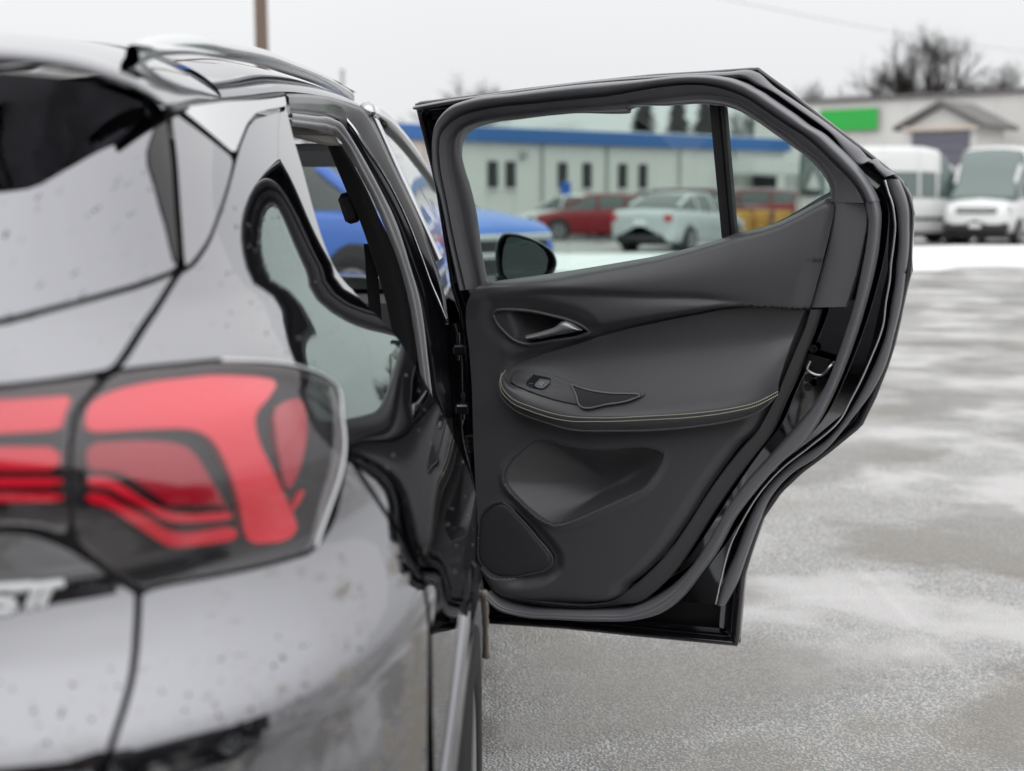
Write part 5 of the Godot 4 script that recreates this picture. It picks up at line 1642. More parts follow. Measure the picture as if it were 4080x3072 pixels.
func lower_parts() -> void:
	# rear wheel, arch cladding, sill, mudflap
	var wz := -1.95
	var wy := 0.34
	for sg in [1.0, -1.0]:
		var wx: float = CAR_X + sg * 0.785
		var w := cp("rear_wheel", lathe([[0.2, -0.10], [0.315, -0.11], [0.338, -0.085], [0.34, 0.0], [0.338, 0.085], [0.318, 0.108], [0.24, 0.104], [0.225, 0.07]], 48), M.tyre)
		w.position += Vector3(wx, wy, wz)
		w.rotation_degrees.y = 90 * sg
		part(w, "rim", lathe([[0.0, 0.06], [0.05, 0.065], [0.06, 0.05], [0.18, 0.075], [0.215, 0.098], [0.232, 0.1]], 40), M.wheel_rim)
		for k in 10:
			var a := TAU * k / 10.0
			part(w, "spoke", box(Vector3(cos(a) * 0.13, sin(a) * 0.13, 0.072), Vector3(0.17, 0.03, 0.02), 0.005, Basis(Vector3(0, 0, 1), a)), M.wheel_rim)
		# cladding: a lip round the arch
		var rows := []
		for q in [[0.425, -0.018], [0.423, -0.002], [0.412, 0.010], [0.385, 0.014], [0.366, 0.012], [0.358, 0.004], [0.354, -0.03], [0.354, -0.16]]:
			var row := PackedVector3Array()
			for k in 41:
				var a := deg_to_rad(lerpf(-8.0, 188.0, k / 40.0))
				var y: float = wy + q[0] * sin(a)
				var z: float = wz - q[0] * cos(a)
				# follow the flank at that height
				var fx: float = CAR_X + sg * (pw(y, AY, AV) * pow(maxf(0.02, 1.0 - pow(clampf(absf(z - CAR_Z) / 1.5, 0, 1), EN)), 1.0 / EN) + q[1])
				row.append(Vector3(fx, y, z))
			rows.append(row)
		cp("arch_flare", grid_mesh(rows, sg > 0), M.paint)
		# liner inside the arch
		var lr := []
		for xx in [0.86, 0.50]:
			var row := PackedVector3Array()
			for k in 25:
				var a := deg_to_rad(lerpf(-5.0, 185.0, k / 24.0))
				row.append(Vector3(CAR_X + sg * xx, wy + 0.38 * sin(a), wz - 0.38 * cos(a)))
			lr.append(row)
		cp("arch_liner", grid_mesh(lr), M.gap)
		cp("sill", box(Vector3(CAR_X + sg * 0.835, 0.30, -3.30), Vector3(0.09, 0.16, 1.98), 0.03), M.cladding)
		var fw := cp("front_wheel", lathe([[0.2, -0.10], [0.315, -0.11], [0.34, -0.08], [0.34, 0.08], [0.318, 0.108], [0.24, 0.104], [0.0, 0.07]], 28), M.tyre)
		fw.position += Vector3(CAR_X + sg * 0.785, wy, -4.545)
		fw.rotation_degrees.y = 90 * sg
	# dried mud on the front edge of the arch
	var mp := PackedVector3Array()
	for k in 16:
		var a := deg_to_rad(lerpf(28.0, 66.0, k / 15.0))
		mp.append(Vector3(-0.044, wy + 0.372 * sin(a), wz - 0.372 * cos(a)))
	var mr := PackedFloat32Array()
	for k in 16:
		mr.append(0.0035 + 0.003 * rng.randf())
	cp("dried_mud", tube(mp, mr, 6), M.mud)
	# silver letters on the tailgate
	var L := pts(LETTERS)
	for i in range(0, L.size() - 1, 2):
		var path := PackedVector3Array()
		for k in 7:
			var p := L[i].lerp(L[i + 1], k / 6.0)
			path.append(surf(p.x, p.y) + surf_normal(p.x, p.y) * 0.001)
		cp("letter_stroke", tube(path, 0.0042, 8), M.letter)

func build_drops() -> void:
	# rain drops standing on the car's shoulders and shelves
	rng.seed = 99
	var st := SurfaceTool.new()
	st.begin(Mesh.PRIMITIVE_TRIANGLES)
	var spots := []
	for k in 260:
		spots.append(Vector2(rng.randf_range(0.72, 1.25), rng.randf_range(0.79, 0.885)))
	for k in 150:
		spots.append(Vector2(rng.randf_range(0.62, 1.2), rng.randf_range(1.145, 1.36)))
	for k in 90:
		spots.append(Vector2(rng.randf_range(0.45, 0.7), rng.randf_range(1.10, 1.30)))
	for k in 90:
		spots.append(Vector2(rng.randf_range(0.3, 0.62), rng.randf_range(0.75, 1.05)))
	for s in spots:
		var r: float = 0.0007 + 0.0016 * pow(rng.randf(), 3.0)
		var c := surf(s.x, s.y)
		var n := surf_normal(s.x, s.y)
		var u := n.cross(Vector3.UP).normalized()
		var v := n.cross(u).normalized()
		var stretch := rng.randf_range(0.9, 1.5)
		var prev := []
		for lay in 4:
			var a := PI * 0.5 * lay / 3.0
			var ring := []
			for k in 9:
				var t := TAU * k / 8.0
				ring.append(c + (u * cos(t) + v * sin(t) * stretch) * r * cos(a) + n * (r * 0.55 * sin(a) + 0.0002))
			if lay > 0:
				for k in 8:
					for p in [prev[k], ring[k], ring[k + 1], prev[k], ring[k + 1], prev[k + 1]]:
						var nn: Vector3 = (p - c + n * r * 0.5).normalized()
						st.set_normal(nn)
						st.set_uv(Vector2.ZERO)
						st.add_vertex(p)
			prev = ring
	var o := cp("rain_drops", st.commit(), M.water_bead)
	o.set_meta("kind", "stuff")

# ------------------------------------------------------------------ the open rear door, in its own axes: u along it, v up, w towards the cabin
func lean(v: float) -> float:
	var t := v - 0.93
	if t < -0.06:
		return 0.0
	return 0.19 * ((t + 0.06) * (t + 0.06) / 0.24 if t < 0.06 else t)

func dpath(flat: Array, n: int, w: float, closed := false) -> PackedVector3Array:
	var p := pts(flat)
	if closed:
		p.append(p[0])
	var r := PackedVector3Array()
	for q in resample(p, n):
		r.append(Vector3(q.x, q.y, lean(q.y) + w))
	return r

func straight(flat: Array, n: int, w: float) -> PackedVector3Array:
	# as dpath for a closed outline, keeping its corners
	var p := closed(pts(flat))
	var acc := [0.0]
	for i in range(1, p.size()):
		acc.append(acc[i - 1] + p[i].distance_to(p[i - 1]))
	var r := PackedVector3Array()
	var j := 0
	for i in n:
		var want: float = acc[acc.size() - 1] * i / (n - 1)
		while j < acc.size() - 2 and acc[j + 1] < want:
			j += 1
		var q := p[j].lerp(p[j + 1], clampf((want - acc[j]) / maxf(acc[j + 1] - acc[j], 1e-6), 0, 1))
		r.append(Vector3(q.x, q.y, lean(q.y) + w))
	return r

func lift(a: PackedVector3Array, by: Vector3) -> PackedVector3Array:
	return shifted(a, by)

func between(a: PackedVector3Array, b: PackedVector3Array, t: float, dw := 0.0) -> PackedVector3Array:
	var r := PackedVector3Array()
	for i in a.size():
		r.append(a[i].lerp(b[i], t) + Vector3(0, 0, dw))
	return r

func dp(called: String, mesh: Mesh, m: Material, label := "") -> MeshInstance3D:
	return part(door, called, mesh, m, Vector3.ZERO, label)

func band(A: Array, B: Array, n: int, prof: Array, wa := 0.0, wb := 0.0) -> ArrayMesh:
	var a := dpath(A, n, wa)
	var b := dpath(B, n, wb)
	var rows := []
	for q in prof:
		rows.append(between(a, b, q[0], q[1]))
	# outside towards the cabin (+w)
	var m := grid_mesh(rows)
	var di: Vector3 = rows[rows.size() - 1][n / 2] - rows[0][n / 2]
	var dj: Vector3 = rows[0][n / 2 + 1] - rows[0][n / 2 - 1]
	if di.cross(dj).z < 0.0:
		m = grid_mesh(rows, true)
	return m

func flat_plate(flat: Array, w0: float, w1: float, round_ := 0.0) -> ArrayMesh:
	# a plate with a softly rounded border standing w1 proud of its edge at w0
	var loop := dpath(flat, 72, w0, true)
	var cen := Vector3()
	for i in 71:
		cen += loop[i] / 71.0
	var rows := []
	var rad := 0.0
	for i in 71:
		rad = maxf(rad, loop[i].distance_to(cen))
	var e := clampf(round_ / maxf(rad, 0.001), 0.02, 0.4)
	for q in [[1.0, -0.006], [1.0, 0.0], [1.0 - e * 0.35, (w1 - w0) * 0.65], [1.0 - e, w1 - w0], [0.6, w1 - w0], [0.25, w1 - w0], [0.0, w1 - w0]]:
		var row := PackedVector3Array()
		for v in loop:
			row.append(Vector3(lerpf(cen.x, v.x, q[0]), lerpf(cen.y, v.y, q[0]), v.z + q[1] if q[0] > 0.99 else lerpf(cen.z, v.z, q[0]) + q[1]))
		rows.append(row)
	var m := grid_mesh(rows)
	var di: Vector3 = rows[5][0] - rows[3][0]
	var dj: Vector3 = rows[3][1] - rows[3][70]
	if di.cross(dj).z < 0.0:
		m = grid_mesh(rows, true)
	return m

func bowl(flat: Array, w: float, deep: float, shift: Vector2, sharp := 2.0) -> ArrayMesh:
	# a sunk hollow with its deepest point moved off the middle
	var loop := dpath(flat, 80, w, true)
	var cen := Vector3()
	for i in 79:
		cen += loop[i] / 79.0
	cen += Vector3(shift.x, shift.y, 0)
	var rows := []
	for k in 15:
		var q := 1.0 - k / 14.0
		var row := PackedVector3Array()
		for v in loop:
			row.append(Vector3(lerpf(cen.x, v.x, q), lerpf(cen.y, v.y, q), lerpf(cen.z, v.z, q) - deep * (1.0 - pow(q, sharp))))
		rows.append(row)
	var m := grid_mesh(rows)
	var di: Vector3 = rows[5][0] - rows[3][0]
	var dj: Vector3 = rows[3][1] - rows[3][78]
	if di.cross(dj).z < 0.0:
		m = grid_mesh(rows, true)
	return m

func at_u(line: PackedVector2Array, u: float) -> float:
	# height of a left-to-right line at u
	var n := line.size()
	if u <= line[0].x:
		return line[0].y
	for i in n - 1:
		if u <= line[i + 1].x:
			return lerpf(line[i].y, line[i + 1].y, (u - line[i].x) / maxf(line[i + 1].x - line[i].x, 1e-6))
	return line[n - 1].y

func inside_depth(p: Vector2, poly: PackedVector2Array) -> float:
	# distance to the border, positive inside
	var d := 1e9
	for i in poly.size():
		d = minf(d, p.distance_to(Geometry2D.get_closest_point_to_segment(p, poly[i], poly[(i + 1) % poly.size()])))
	return d if Geometry2D.is_point_in_polygon(p, poly) else -d

func trim_sheet() -> ArrayMesh:
	var N := 200
	var K := 220
	var top := resample(pts(SILL), N)
	var bot := resample(pts(TRIM_B), N)
	var lf := pts(TRIM_L)
	lf.reverse()
	var left := resample(lf, K)
	var rt := pts(TRIM_R)
	rt.reverse()
	var right := resample(rt, K)
	var sill := pts(SILL)
	var crease := resample(pts(CREASE1), 60)
	var pad := resample(pts(PAD0), 60)
	var pocket := resample(closed(pts(POCKET)), 60)
	var spk := resample(closed(pts(SPEAKER)), 40)
	var bez := resample(closed(pts(HANDLE_BEZEL)), 40)
	var rows := []
	for i in K:
		var t := float(i) / (K - 1)
		var row := PackedVector3Array()
		for j in N:
			var s := float(j) / (N - 1)
			var p: Vector2 = bot[j] * (1.0 - t) + top[j] * t + left[i] * (1.0 - s) + right[i] * s - (bot[0] * (1.0 - s) * (1.0 - t) + bot[N - 1] * s * (1.0 - t) + top[0] * (1.0 - s) * t + top[N - 1] * s * t)
			var w := 0.0
			var u := p.x
			var v := p.y
			var vs := at_u(sill, u)
			var vc := at_u(crease, u)
			var vp := at_u(pad, u)
			var A: float = lerpf(0.45, 1.0, smoothstep(0.06, 0.22, u))
			var gap: float = smoothstep(0.004, 0.035, vc - vp)
			if v > vc:
				var f: float = clampf((vs - v) / maxf(vs - vc, 0.01), 0.0, 1.0)
				w = A * (0.004 + 0.030 * sin(f * PI * 0.62))
				# the belly turns under just above the crease
				var dc: float = (v - vc)
				w -= A * 0.012 * gap * smoothstep(0.016, 0.0, dc) * smoothstep(0.08, 0.24, u)
			elif v > vp:
				var g: float = clampf((vc - v) / maxf(vc - vp, 0.01), 0.0, 1.0)
				var at_c: float = A * (0.004 + 0.030 * sin(PI * 0.62)) - A * 0.012 * gap * smoothstep(0.08, 0.24, u)
				w = at_c + 0.012 * gap * sin(minf(g / 0.62, 1.0) * PI * 0.5)
				w = lerpf(w, -0.004, smoothstep(0.62, 0.99, g))
			else:
				w = lerpf(-0.004, 0.006, smoothstep(0.0, 0.12, vp - v))
			# left end, before the pad begins
			if u < 0.11:
				var base: float = 0.010 + 0.012 * smoothstep(1.03, 1.09, v)
				w = lerpf(base, w, smoothstep(0.045, 0.11, u))
			# soft turn at the rear and lower borders
			var er: float = (right[i].x - u)
			if v < vp + 0.10:
				w -= 0.020 * pow(clampf(1.0 - er / 0.045, 0.0, 1.0), 2.0)
			else:
				w -= 0.013 * clampf(1.0 - er / 0.013, 0.0, 1.0)
			w -= 0.018 * pow(clampf(1.0 - (v - bot[j].y) / 0.035, 0.0, 1.0), 2.0)
			w -= 0.016 * pow(clampf(1.0 - (vs - v) / 0.014, 0.0, 1.0), 2.0)
			# hollow of the map pocket
			if v < 0.83 and v > 0.5 and u > 0.04 and u < 0.46:
				var d := inside_depth(p, pocket)
				if d > -0.02:
					var low: float = smoothstep(0.80, 0.60, v)
					w += 0.010 * smoothstep(-0.02, -0.002, d) * low * (1.0 if d < 0.0 else 0.0)
					if d > 0.0:
						w = w * smoothstep(0.004, 0.0, d) - 0.066 * smoothstep(0.0, 0.006, d)
			# pan round the loudspeaker, deeper along its rear edge
			if v < 0.70 and u < 0.22:
				var d2 := inside_depth(p, spk)
				if d2 > -0.035:
					w -= 0.016 * smoothstep(-0.035, -0.006, d2) * smoothstep(0.02, 0.12, u)
				if d2 > 0.0:
					w = -0.014
				elif v < 0.50:
					w += 0.010 * smoothstep(0.50, 0.475, v) * smoothstep(0.20, 0.05, u)
			# hollow round the inside handle
			if v > 0.93 and v < 1.13 and u < 0.30:
				var d3 := inside_depth(p, bez)
				if d3 > -0.045:
					var k3: float = smoothstep(-0.042, -0.004, d3)
					w = lerpf(w, minf(w, 0.006), k3)
				if d3 > 0.003:
					w = -0.012 - 0.02 * smoothstep(0.003, 0.012, d3)
			row.append(Vector3(u, v, lean(v) + w))
		rows.append(row)
	return grid_mesh(rows, true)

func closed(p: PackedVector2Array) -> PackedVector2Array:
	var r := p.duplicate()
	r.append(p[0])
	return r

func build_door() -> void:
	# outer skin: a sheet with the window cut out
	var edge := pts(DOOR_EDGE)
	var win := pts(FRAME_IN)
	var sill := pts(SILL)
	var hole := PackedVector2Array()
	for v in resample(win, 60):
		hole.append(v)
	var sr := resample(sill, 24)
	sr.reverse()
	for v in sr:
		hole.append(v)
	# the opening in the sheet metal is larger than the inner frame, most of all at the hinge side
	var u0 := hole[0].x
	var u1 := u0
	var v1 := hole[0].y
	for v in hole:
		u0 = minf(u0, v.x)
		u1 = maxf(u1, v.x)
		v1 = maxf(v1, v.y)
	var wide := PackedVector2Array()
	for v in hole:
		wide.append(Vector2(v.x - lerpf(0.058, 0.012, (v.x - u0) / (u1 - u0)), v.y + 0.024 * smoothstep(v1 - 0.30, v1 - 0.10, v.y) - 0.008 * smoothstep(v1 - 0.1, v1 - 0.3, v.y)))
	var shell_st := SurfaceTool.new()
	shell_st.begin(Mesh.PRIMITIVE_TRIANGLES)
	# key-holed outline
	var ring := edge.duplicate()
	if Geometry2D.is_polygon_clockwise(ring):
		ring.reverse()
	var hh := wide.duplicate()
	if not Geometry2D.is_polygon_clockwise(hh):
		hh.reverse()
	var key := keyed(ring, hh)
	var tri := Geometry2D.triangulate_polygon(key)
	for t in range(0, tri.size(), 3):
		var q := [key[tri[t]], key[tri[t + 1]], key[tri[t + 2]]]
		if (q[1] - q[0]).cross(q[2] - q[0]) < 0.0:
			q.reverse()
		for v in q:
			shell_st.set_normal(Vector3(0, 0, -1))
			shell_st.set_uv(v)
			shell_st.add_vertex(Vector3(v.x, v.y, lean(v.y) - 0.118))
	door = part(car, "rear_door", shell_st.commit(), M.paint, HINGE - car.position, "rear side door swung wide open, showing its dark inner trim")
	door.rotation_degrees.y = DOOR_TURN
	# painted flange from the outer edge in to the seal: a folded hem, then the shut face
	var n := 260
	var e0 := straight(DOOR_EDGE, n, -0.118)
	var cen := Vector3(0.32, 0.85, 0)
	var rows := [e0]
	var ec := straight(DOOR_EDGE, n, -0.085)
	for q in [[0.0, -0.024], [0.0, -0.006], [0.004, 0.0], [0.012, 0.0], [0.016, -0.012], [0.022, -0.014], [0.045, 0.018], [0.09, 0.024], [0.16, 0.028], [0.20, 0.030]]:
		var row := PackedVector3Array()
		for i in n:
			var tang := (ec[(i + 1) % (n - 1)] - ec[(i - 1 + n - 1) % (n - 1)])
			var inw := Vector3(tang.y, -tang.x, 0).normalized()
			if q[0] > 0.03:
				# farther in, steer between the border's own inward way and the middle of its height
				inw = inw.lerp((Vector3(clampf(ec[i].x, 0.16, 0.5), clampf(ec[i].y, 0.62, 1.2), 0) - Vector3(ec[i].x, ec[i].y, 0)).normalized(), 0.35).normalized()
			var p: Vector3 = ec[i] + inw * q[0]
			row.append(Vector3(p.x, p.y, lean(p.y) - 0.085 + q[1]))
		rows.append(row)
	var fl := flange_mesh(rows.slice(0, 8))
	dp("door_flange", fl, M.flange)
	# inner panel behind the trim, cut for the window the same way as the skin
	var core := Geometry2D.offset_polygon(ring, -0.055)[0]
	if Geometry2D.is_polygon_clockwise(core):
		core.reverse()
	key = keyed(core, hh)
	tri = Geometry2D.triangulate_polygon(key)
	var inner := SurfaceTool.new()
	inner.begin(Mesh.PRIMITIVE_TRIANGLES)
	for t in range(0, tri.size(), 3):
		var q := [key[tri[t]], key[tri[t + 1]], key[tri[t + 2]]]
		if (q[1] - q[0]).cross(q[2] - q[0]) > 0.0:
			q.reverse()
		for v in q:
			inner.set_normal(Vector3(0, -0.05, 1).normalized())
			inner.set_uv(v)
			inner.add_vertex(Vector3(v.x, v.y, lean(v.y) - 0.072))
	dp("inner_panel", inner.commit(), M.flange)
	# window frame: lip at the glass, a dip, a bead, then the seal
	var f0 := dpath(FRAME_IN, 150, 0.0)
	var f1 := dpath(FRAME_DIP, 150, 0.0)
	var f2 := dpath(FRAME_BEAD, 150, 0.0)
	var fr := [between(f0, f1, 0.75, -0.055), between(f0, f1, 0.12, -0.010), between(f0, f1, 0.0, -0.004), between(f0, f1, 0.05, 0.006), between(f0, f1, 0.18, 0.011), between(f0, f1, 0.45, 0.009), between(f0, f1, 0.75, 0.001), between(f0, f1, 1.0, -0.004)]
	for q in [[0.25, -0.001], [0.5, 0.008], [0.75, 0.016], [0.9, 0.021], [0.97, 0.025], [1.0, 0.021], [1.03, 0.006]]:
		fr.append(between(f1, f2, q[0], q[1]))
	dp("window_frame", facing(fr), M.trim_frame)
	var s3 := dpath(SEAL_TOP, 150, 0.0)
	var seal := []
	for q in [[0.0, 0.004], [0.10, 0.004], [0.22, 0.014], [0.40, 0.026], [0.60, 0.031], [0.78, 0.026], [0.92, 0.012], [1.0, -0.004], [1.02, -0.03]]:
		seal.append(between(f2, s3, q[0], q[1]))
	dp("door_seal", facing(seal), M.rubber)
	dp("door_seal", band(SEAL_A, SEAL_B, 120, [[-0.06, -0.035], [0.0, -0.005], [0.12, 0.010], [0.3, 0.018], [0.42, 0.016], [0.5, 0.019], [0.7, 0.022], [0.88, 0.016], [1.0, 0.0], [1.03, -0.035]]), M.rubber)
	dp("hem_bead", tube(dpath(HEM, 80, -0.036), 0.0026, 6), M.satin)
	dp("outer_seal", band(STRIP_A, STRIP_B, 90, [[-0.02, -0.03], [0.0, 0.0], [0.25, 0.008], [0.6, 0.009], [0.9, 0.004], [1.0, -0.004], [1.02, -0.03]], -0.055, -0.055), M.rubber)
	dp("top_seal", band(TOPSTRIP_A, TOPSTRIP_B, 90, [[-0.05, -0.03], [0.0, 0.0], [0.3, 0.006], [0.7, 0.004], [1.0, -0.004], [1.05, -0.03]], -0.030, -0.045), M.rubber)
	# glass
	var dv := pts(DIVIDER)
	glass_pane("window_glass", hole, func(p): return p.x < lerpf(dv[3].x, dv[0].x, clampf((p.y - dv[3].y) / (dv[0].y - dv[3].y), -0.3, 1.3)) + 0.006)
	glass_pane("quarter_glass", hole, func(p): return p.x > lerpf(dv[2].x, dv[1].x, clampf((p.y - dv[2].y) / (dv[1].y - dv[2].y), -0.3, 1.3)) - 0.006)
	# divider bar between the panes
	var L := PackedVector3Array()
	var R := PackedVector3Array()
	for i in 12:
		var t := i / 11.0
		var a := dv[0].lerp(dv[3], t)
		var b := dv[1].lerp(dv[2], t)
		L.append(Vector3(a.x, a.y, lean(a.y)))
		R.append(Vector3(b.x, b.y, lean(b.y)))
	var dr := []
	for q in [[0.0, -0.06], [0.0, -0.032], [0.04, -0.029], [0.52, -0.029], [0.56, -0.022], [0.62, -0.02], [0.66, -0.027], [0.72, -0.027], [0.76, -0.021], [0.95, -0.021], [1.0, -0.026], [1.0, -0.06]]:
		dr.append(between(L, R, q[0], q[1]))
	dp("divider_bar", facing(dr), M.trim_dark)
	# trim
	dp("door_trim", trim_sheet(), M.trim)
	# its top turned out to the glass
	var s0 := dpath(SILL, 90, -0.012)
	dp("sill_lip", facing([lift(s0, Vector3(0, -0.004, 0)), lift(s0, Vector3(0, 0.0015, -0.008)), lift(s0, Vector3(0, 0.001, -0.03)), lift(s0, Vector3(0, -0.01, -0.045))]), M.trim)
	dp("pillar_trim", band(PILLAR_TRIM_A, PILLAR_TRIM_B, 50, [[-0.03, -0.03], [0.0, -0.008], [0.06, -0.002], [0.5, 0.0], [0.92, 0.002], [0.97, 0.010], [1.0, 0.006], [1.03, -0.02]]), M.trim_frame)
	dp("trim_carrier", band(CARRIER_A, CARRIER_B, 90, [[-0.02, -0.03], [0.0, -0.004], [0.06, 0.002], [0.12, -0.002], [0.85, -0.010], [0.95, -0.006], [1.0, -0.010], [1.02, -0.04]]), M.trim_smooth)
	# padded armrest panel
	var names := [PAD0, PAD1, PAD2, PAD3, PAD4, PAD5]
	var ws := [0.004, 0.012, 0.056, 0.066, 0.064, 0.045]
	var keys := []
	for i in 6:
		keys.append(dpath(names[i], 120, ws[i]))
	var pr := [lift(keys[0], Vector3(0, 0.003, -0.03)), lift(keys[0], Vector3(0, 0.001, -0.004))]
	for i in 5:
		var sub: int = [10, 14, 8, 3, 6][i]
		for k in sub:
			var t := float(k) / sub
			var row := PackedVector3Array()
			for j in 120:
				var a: Vector3 = keys[maxi(i - 1, 0)][j]
				var d: Vector3 = keys[mini(i + 2, 5)][j]
				row.append(cr(a, keys[i][j], keys[i + 1][j], d, t))
			pr.append(row)
	pr.append(keys[5])
	pr.append(lift(keys[5], Vector3(0, -0.0035, -0.004)))
	pr.append(lift(keys[5], Vector3(0, -0.003, -0.02)))
	pr.append(lift(keys[5], Vector3(0, 0.008, -0.06)))
	# sew a shallow channel between the two stitch lines
	dp("armrest_pad", facing(pr), M.leather)
	stitches(STITCH1, 0.0675)
	stitches(STITCH2, 0.0665)
	dp("seam_piping", tube(dpath(PAD5, 100, 0.045), 0.0028, 6), M.trim_frame)  # lighter than the pad: the highlight is put into its colour
	# switch plate, pull cup
	var plate := dp("switch_plate", tilted_plate(SWITCH_PLATE, 0.0035), M.trim_smooth)
	part(door, "pull_cup", tilted_plate(PULL_CUP, 0.0062, true), M.trim_dark)  # no real hollow: the shade of the cup is put into this dark colour
	var cup := resample(closed(pts(PULL_CUP)), 50)
	var rim_path := PackedVector3Array()
	for v in cup:
		rim_path.append(Vector3(v.x, v.y, pad_w(v) + 0.007))
	dp("cup_rim", tube(rim_path, 0.0022, 6), M.trim_frame)  # lighter colour stands in for the light on the rim
	dp("switch_well", tilted_plate(WINDOW_SWITCH_WELL, 0.0045), M.gap)
	var sw := dp("window_switch", tilted_plate(WINDOW_SWITCH, 0.010), M.switch)
	var sc := pts(WINDOW_SWITCH)
	var mid := (sc[0] + sc[1] + sc[2] + sc[3]) / 4.0
	var mk := PackedVector3Array()
	for i in 13:
		var t := TAU * i / 12.0
		mk.append(Vector3(mid.x + 0.0038 * cos(t) + 0.0015 * sin(t), mid.y + 0.0022 * sin(t), pad_w(mid) + 0.0118))
	part(sw, "switch_mark", tube(mk, 0.0006, 5), M.print_white)
	# inside handle
	dp("handle_bezel", tube(dpath(HANDLE_BEZEL, 70, 0.012, true), 0.0042, 8), M.trim_smooth)
	dp("handle_cup", bowl(HANDLE_BEZEL, 0.010, 0.034, Vector2(0.03, 0.006), 3.0), M.trim_dark)
	dp("handle_plate", handle_plate(), M.trim_smooth)
	var ht := dpath(HANDLE_LEVER_TOP, 40, 0.012)
	var hl := dpath(HANDLE_LEVER_LOW, 40, 0.012)
	var lv := []
	for q in [[0.0, -0.012], [0.0, 0.0], [0.1, 0.005], [0.3, 0.010], [0.5, 0.013], [0.62, 0.012], [0.75, 0.006], [1.0, -0.006], [1.0, -0.02]]:
		lv.append(between(ht, hl, q[0], q[1]))
	dp("handle_lever", facing(lv), M.lever)
	# map pocket and its rim, loudspeaker cover
	dp("map_pocket", bowl(POCKET, 0.004, 0.070, Vector2(0.045, -0.030), 2.0), M.trim)
	dp("pocket_rim", tube(dpath(POCKET, 90, 0.004, true), 0.0026, 6), M.trim_smooth)
	var sp := dp("speaker_cover", flat_plate(SPEAKER, 0.0, 0.007, 0.012), M.grille_cloth)
	dp("speaker_rim", tube(dpath(SPEAKER, 80, 0.001, true), 0.0036, 6), M.trim_smooth)
	# latch loop and fixings on the shut face
	var lt := pts(LATCH)
	var lp := PackedVector3Array()
	for q in [lt[0], lt[1], lt[2], lt[3]]:
		lp.append(Vector3(q.x, q.y, lean(q.y) - 0.012))
	lp.append(Vector3(lt[3].x, lt[3].y, -0.05))
	dp("latch_loop", tube(resample3(lp, 30), 0.0035, 8), M.satin)
	dp("latch_plate", box(Vector3((lt[0].x + lt[2].x) * 0.5, (lt[0].y + lt[2].y) * 0.5 + 0.004, -0.028), Vector3(0.05, 0.036, 0.012), 0.003, Basis(Vector3(0, 0, 1), -0.25)), M.gap)
	for q in pts(HOLES):
		dp("bolt", lathe([[0.009, 0.0], [0.009, 0.003], [0.006, 0.004], [0.005, 0.002], [0.0, 0.002]], 12), M.rubber_dark, "").position = Vector3(q.x, q.y, -0.050)
	# pale scuff on the lower trim
	dp("scuff_mark", tube(dpath(SCUFF, 12, 0.003), 0.0008, 5), M.rubber)
	dp("scuff_mark", tube(lift(dpath(SCUFF, 12, 0.003), Vector3(-0.008, -0.012, 0)), 0.0006, 5), M.rubber)
	# outer handle and lower cladding on the outside of the door
	dp("door_handle", box(Vector3(0.70, 0.95, -0.140), Vector3(0.2, 0.03, 0.03), 0.01), M.paint)
	dp("lower_cladding", box(Vector3(0.28, 0.37, -0.128), Vector3(0.54, 0.07, 0.02), 0.006), M.cladding)

func keyed(ring: PackedVector2Array, hh: PackedVector2Array) -> PackedVector2Array:
	# an outline with a hole, opened by a slit at their closest points
	var bi := 0
	var bj := 0
	var bd := 1e9
	for i in ring.size():
		for j in hh.size():
			if ring[i].distance_to(hh[j]) < bd:
				bd = ring[i].distance_to(hh[j])
				bi = i
				bj = j
	var key := PackedVector2Array()
	for i in bi + 1:
		key.append(ring[i])
	for j in hh.size() + 1:
		key.append(hh[(bj + j) % hh.size()] + (Vector2(1e-5, 1e-5) if j == hh.size() else Vector2.ZERO))
	for i in range(bi, ring.size()):
		key.append(ring[i] + (Vector2(1e-5, -1e-5) if i == bi else Vector2.ZERO))
	return key

func facing(rows: Array) -> ArrayMesh:
	# a sheet whose outside looks into the cabin
	var c := 0.0
	for i in rows.size() - 1:
		for j in range(4, rows[0].size() - 4, 8):
			c += (rows[i + 1][j] - rows[i][j]).cross(rows[i][j + 1] - rows[i][j - 1]).z
	return grid_mesh(rows, c < 0.0)

func flange_mesh(rows: Array) -> ArrayMesh:
	var c := 0.0
	for i in rows.size() - 1:
		for j in range(4, rows[0].size() - 4, 8):
			c += (rows[i + 1][j] - rows[i][j]).cross(rows[i][j + 1] - rows[i][j - 1]).z
	return grid_mesh(rows, c < 0.0)

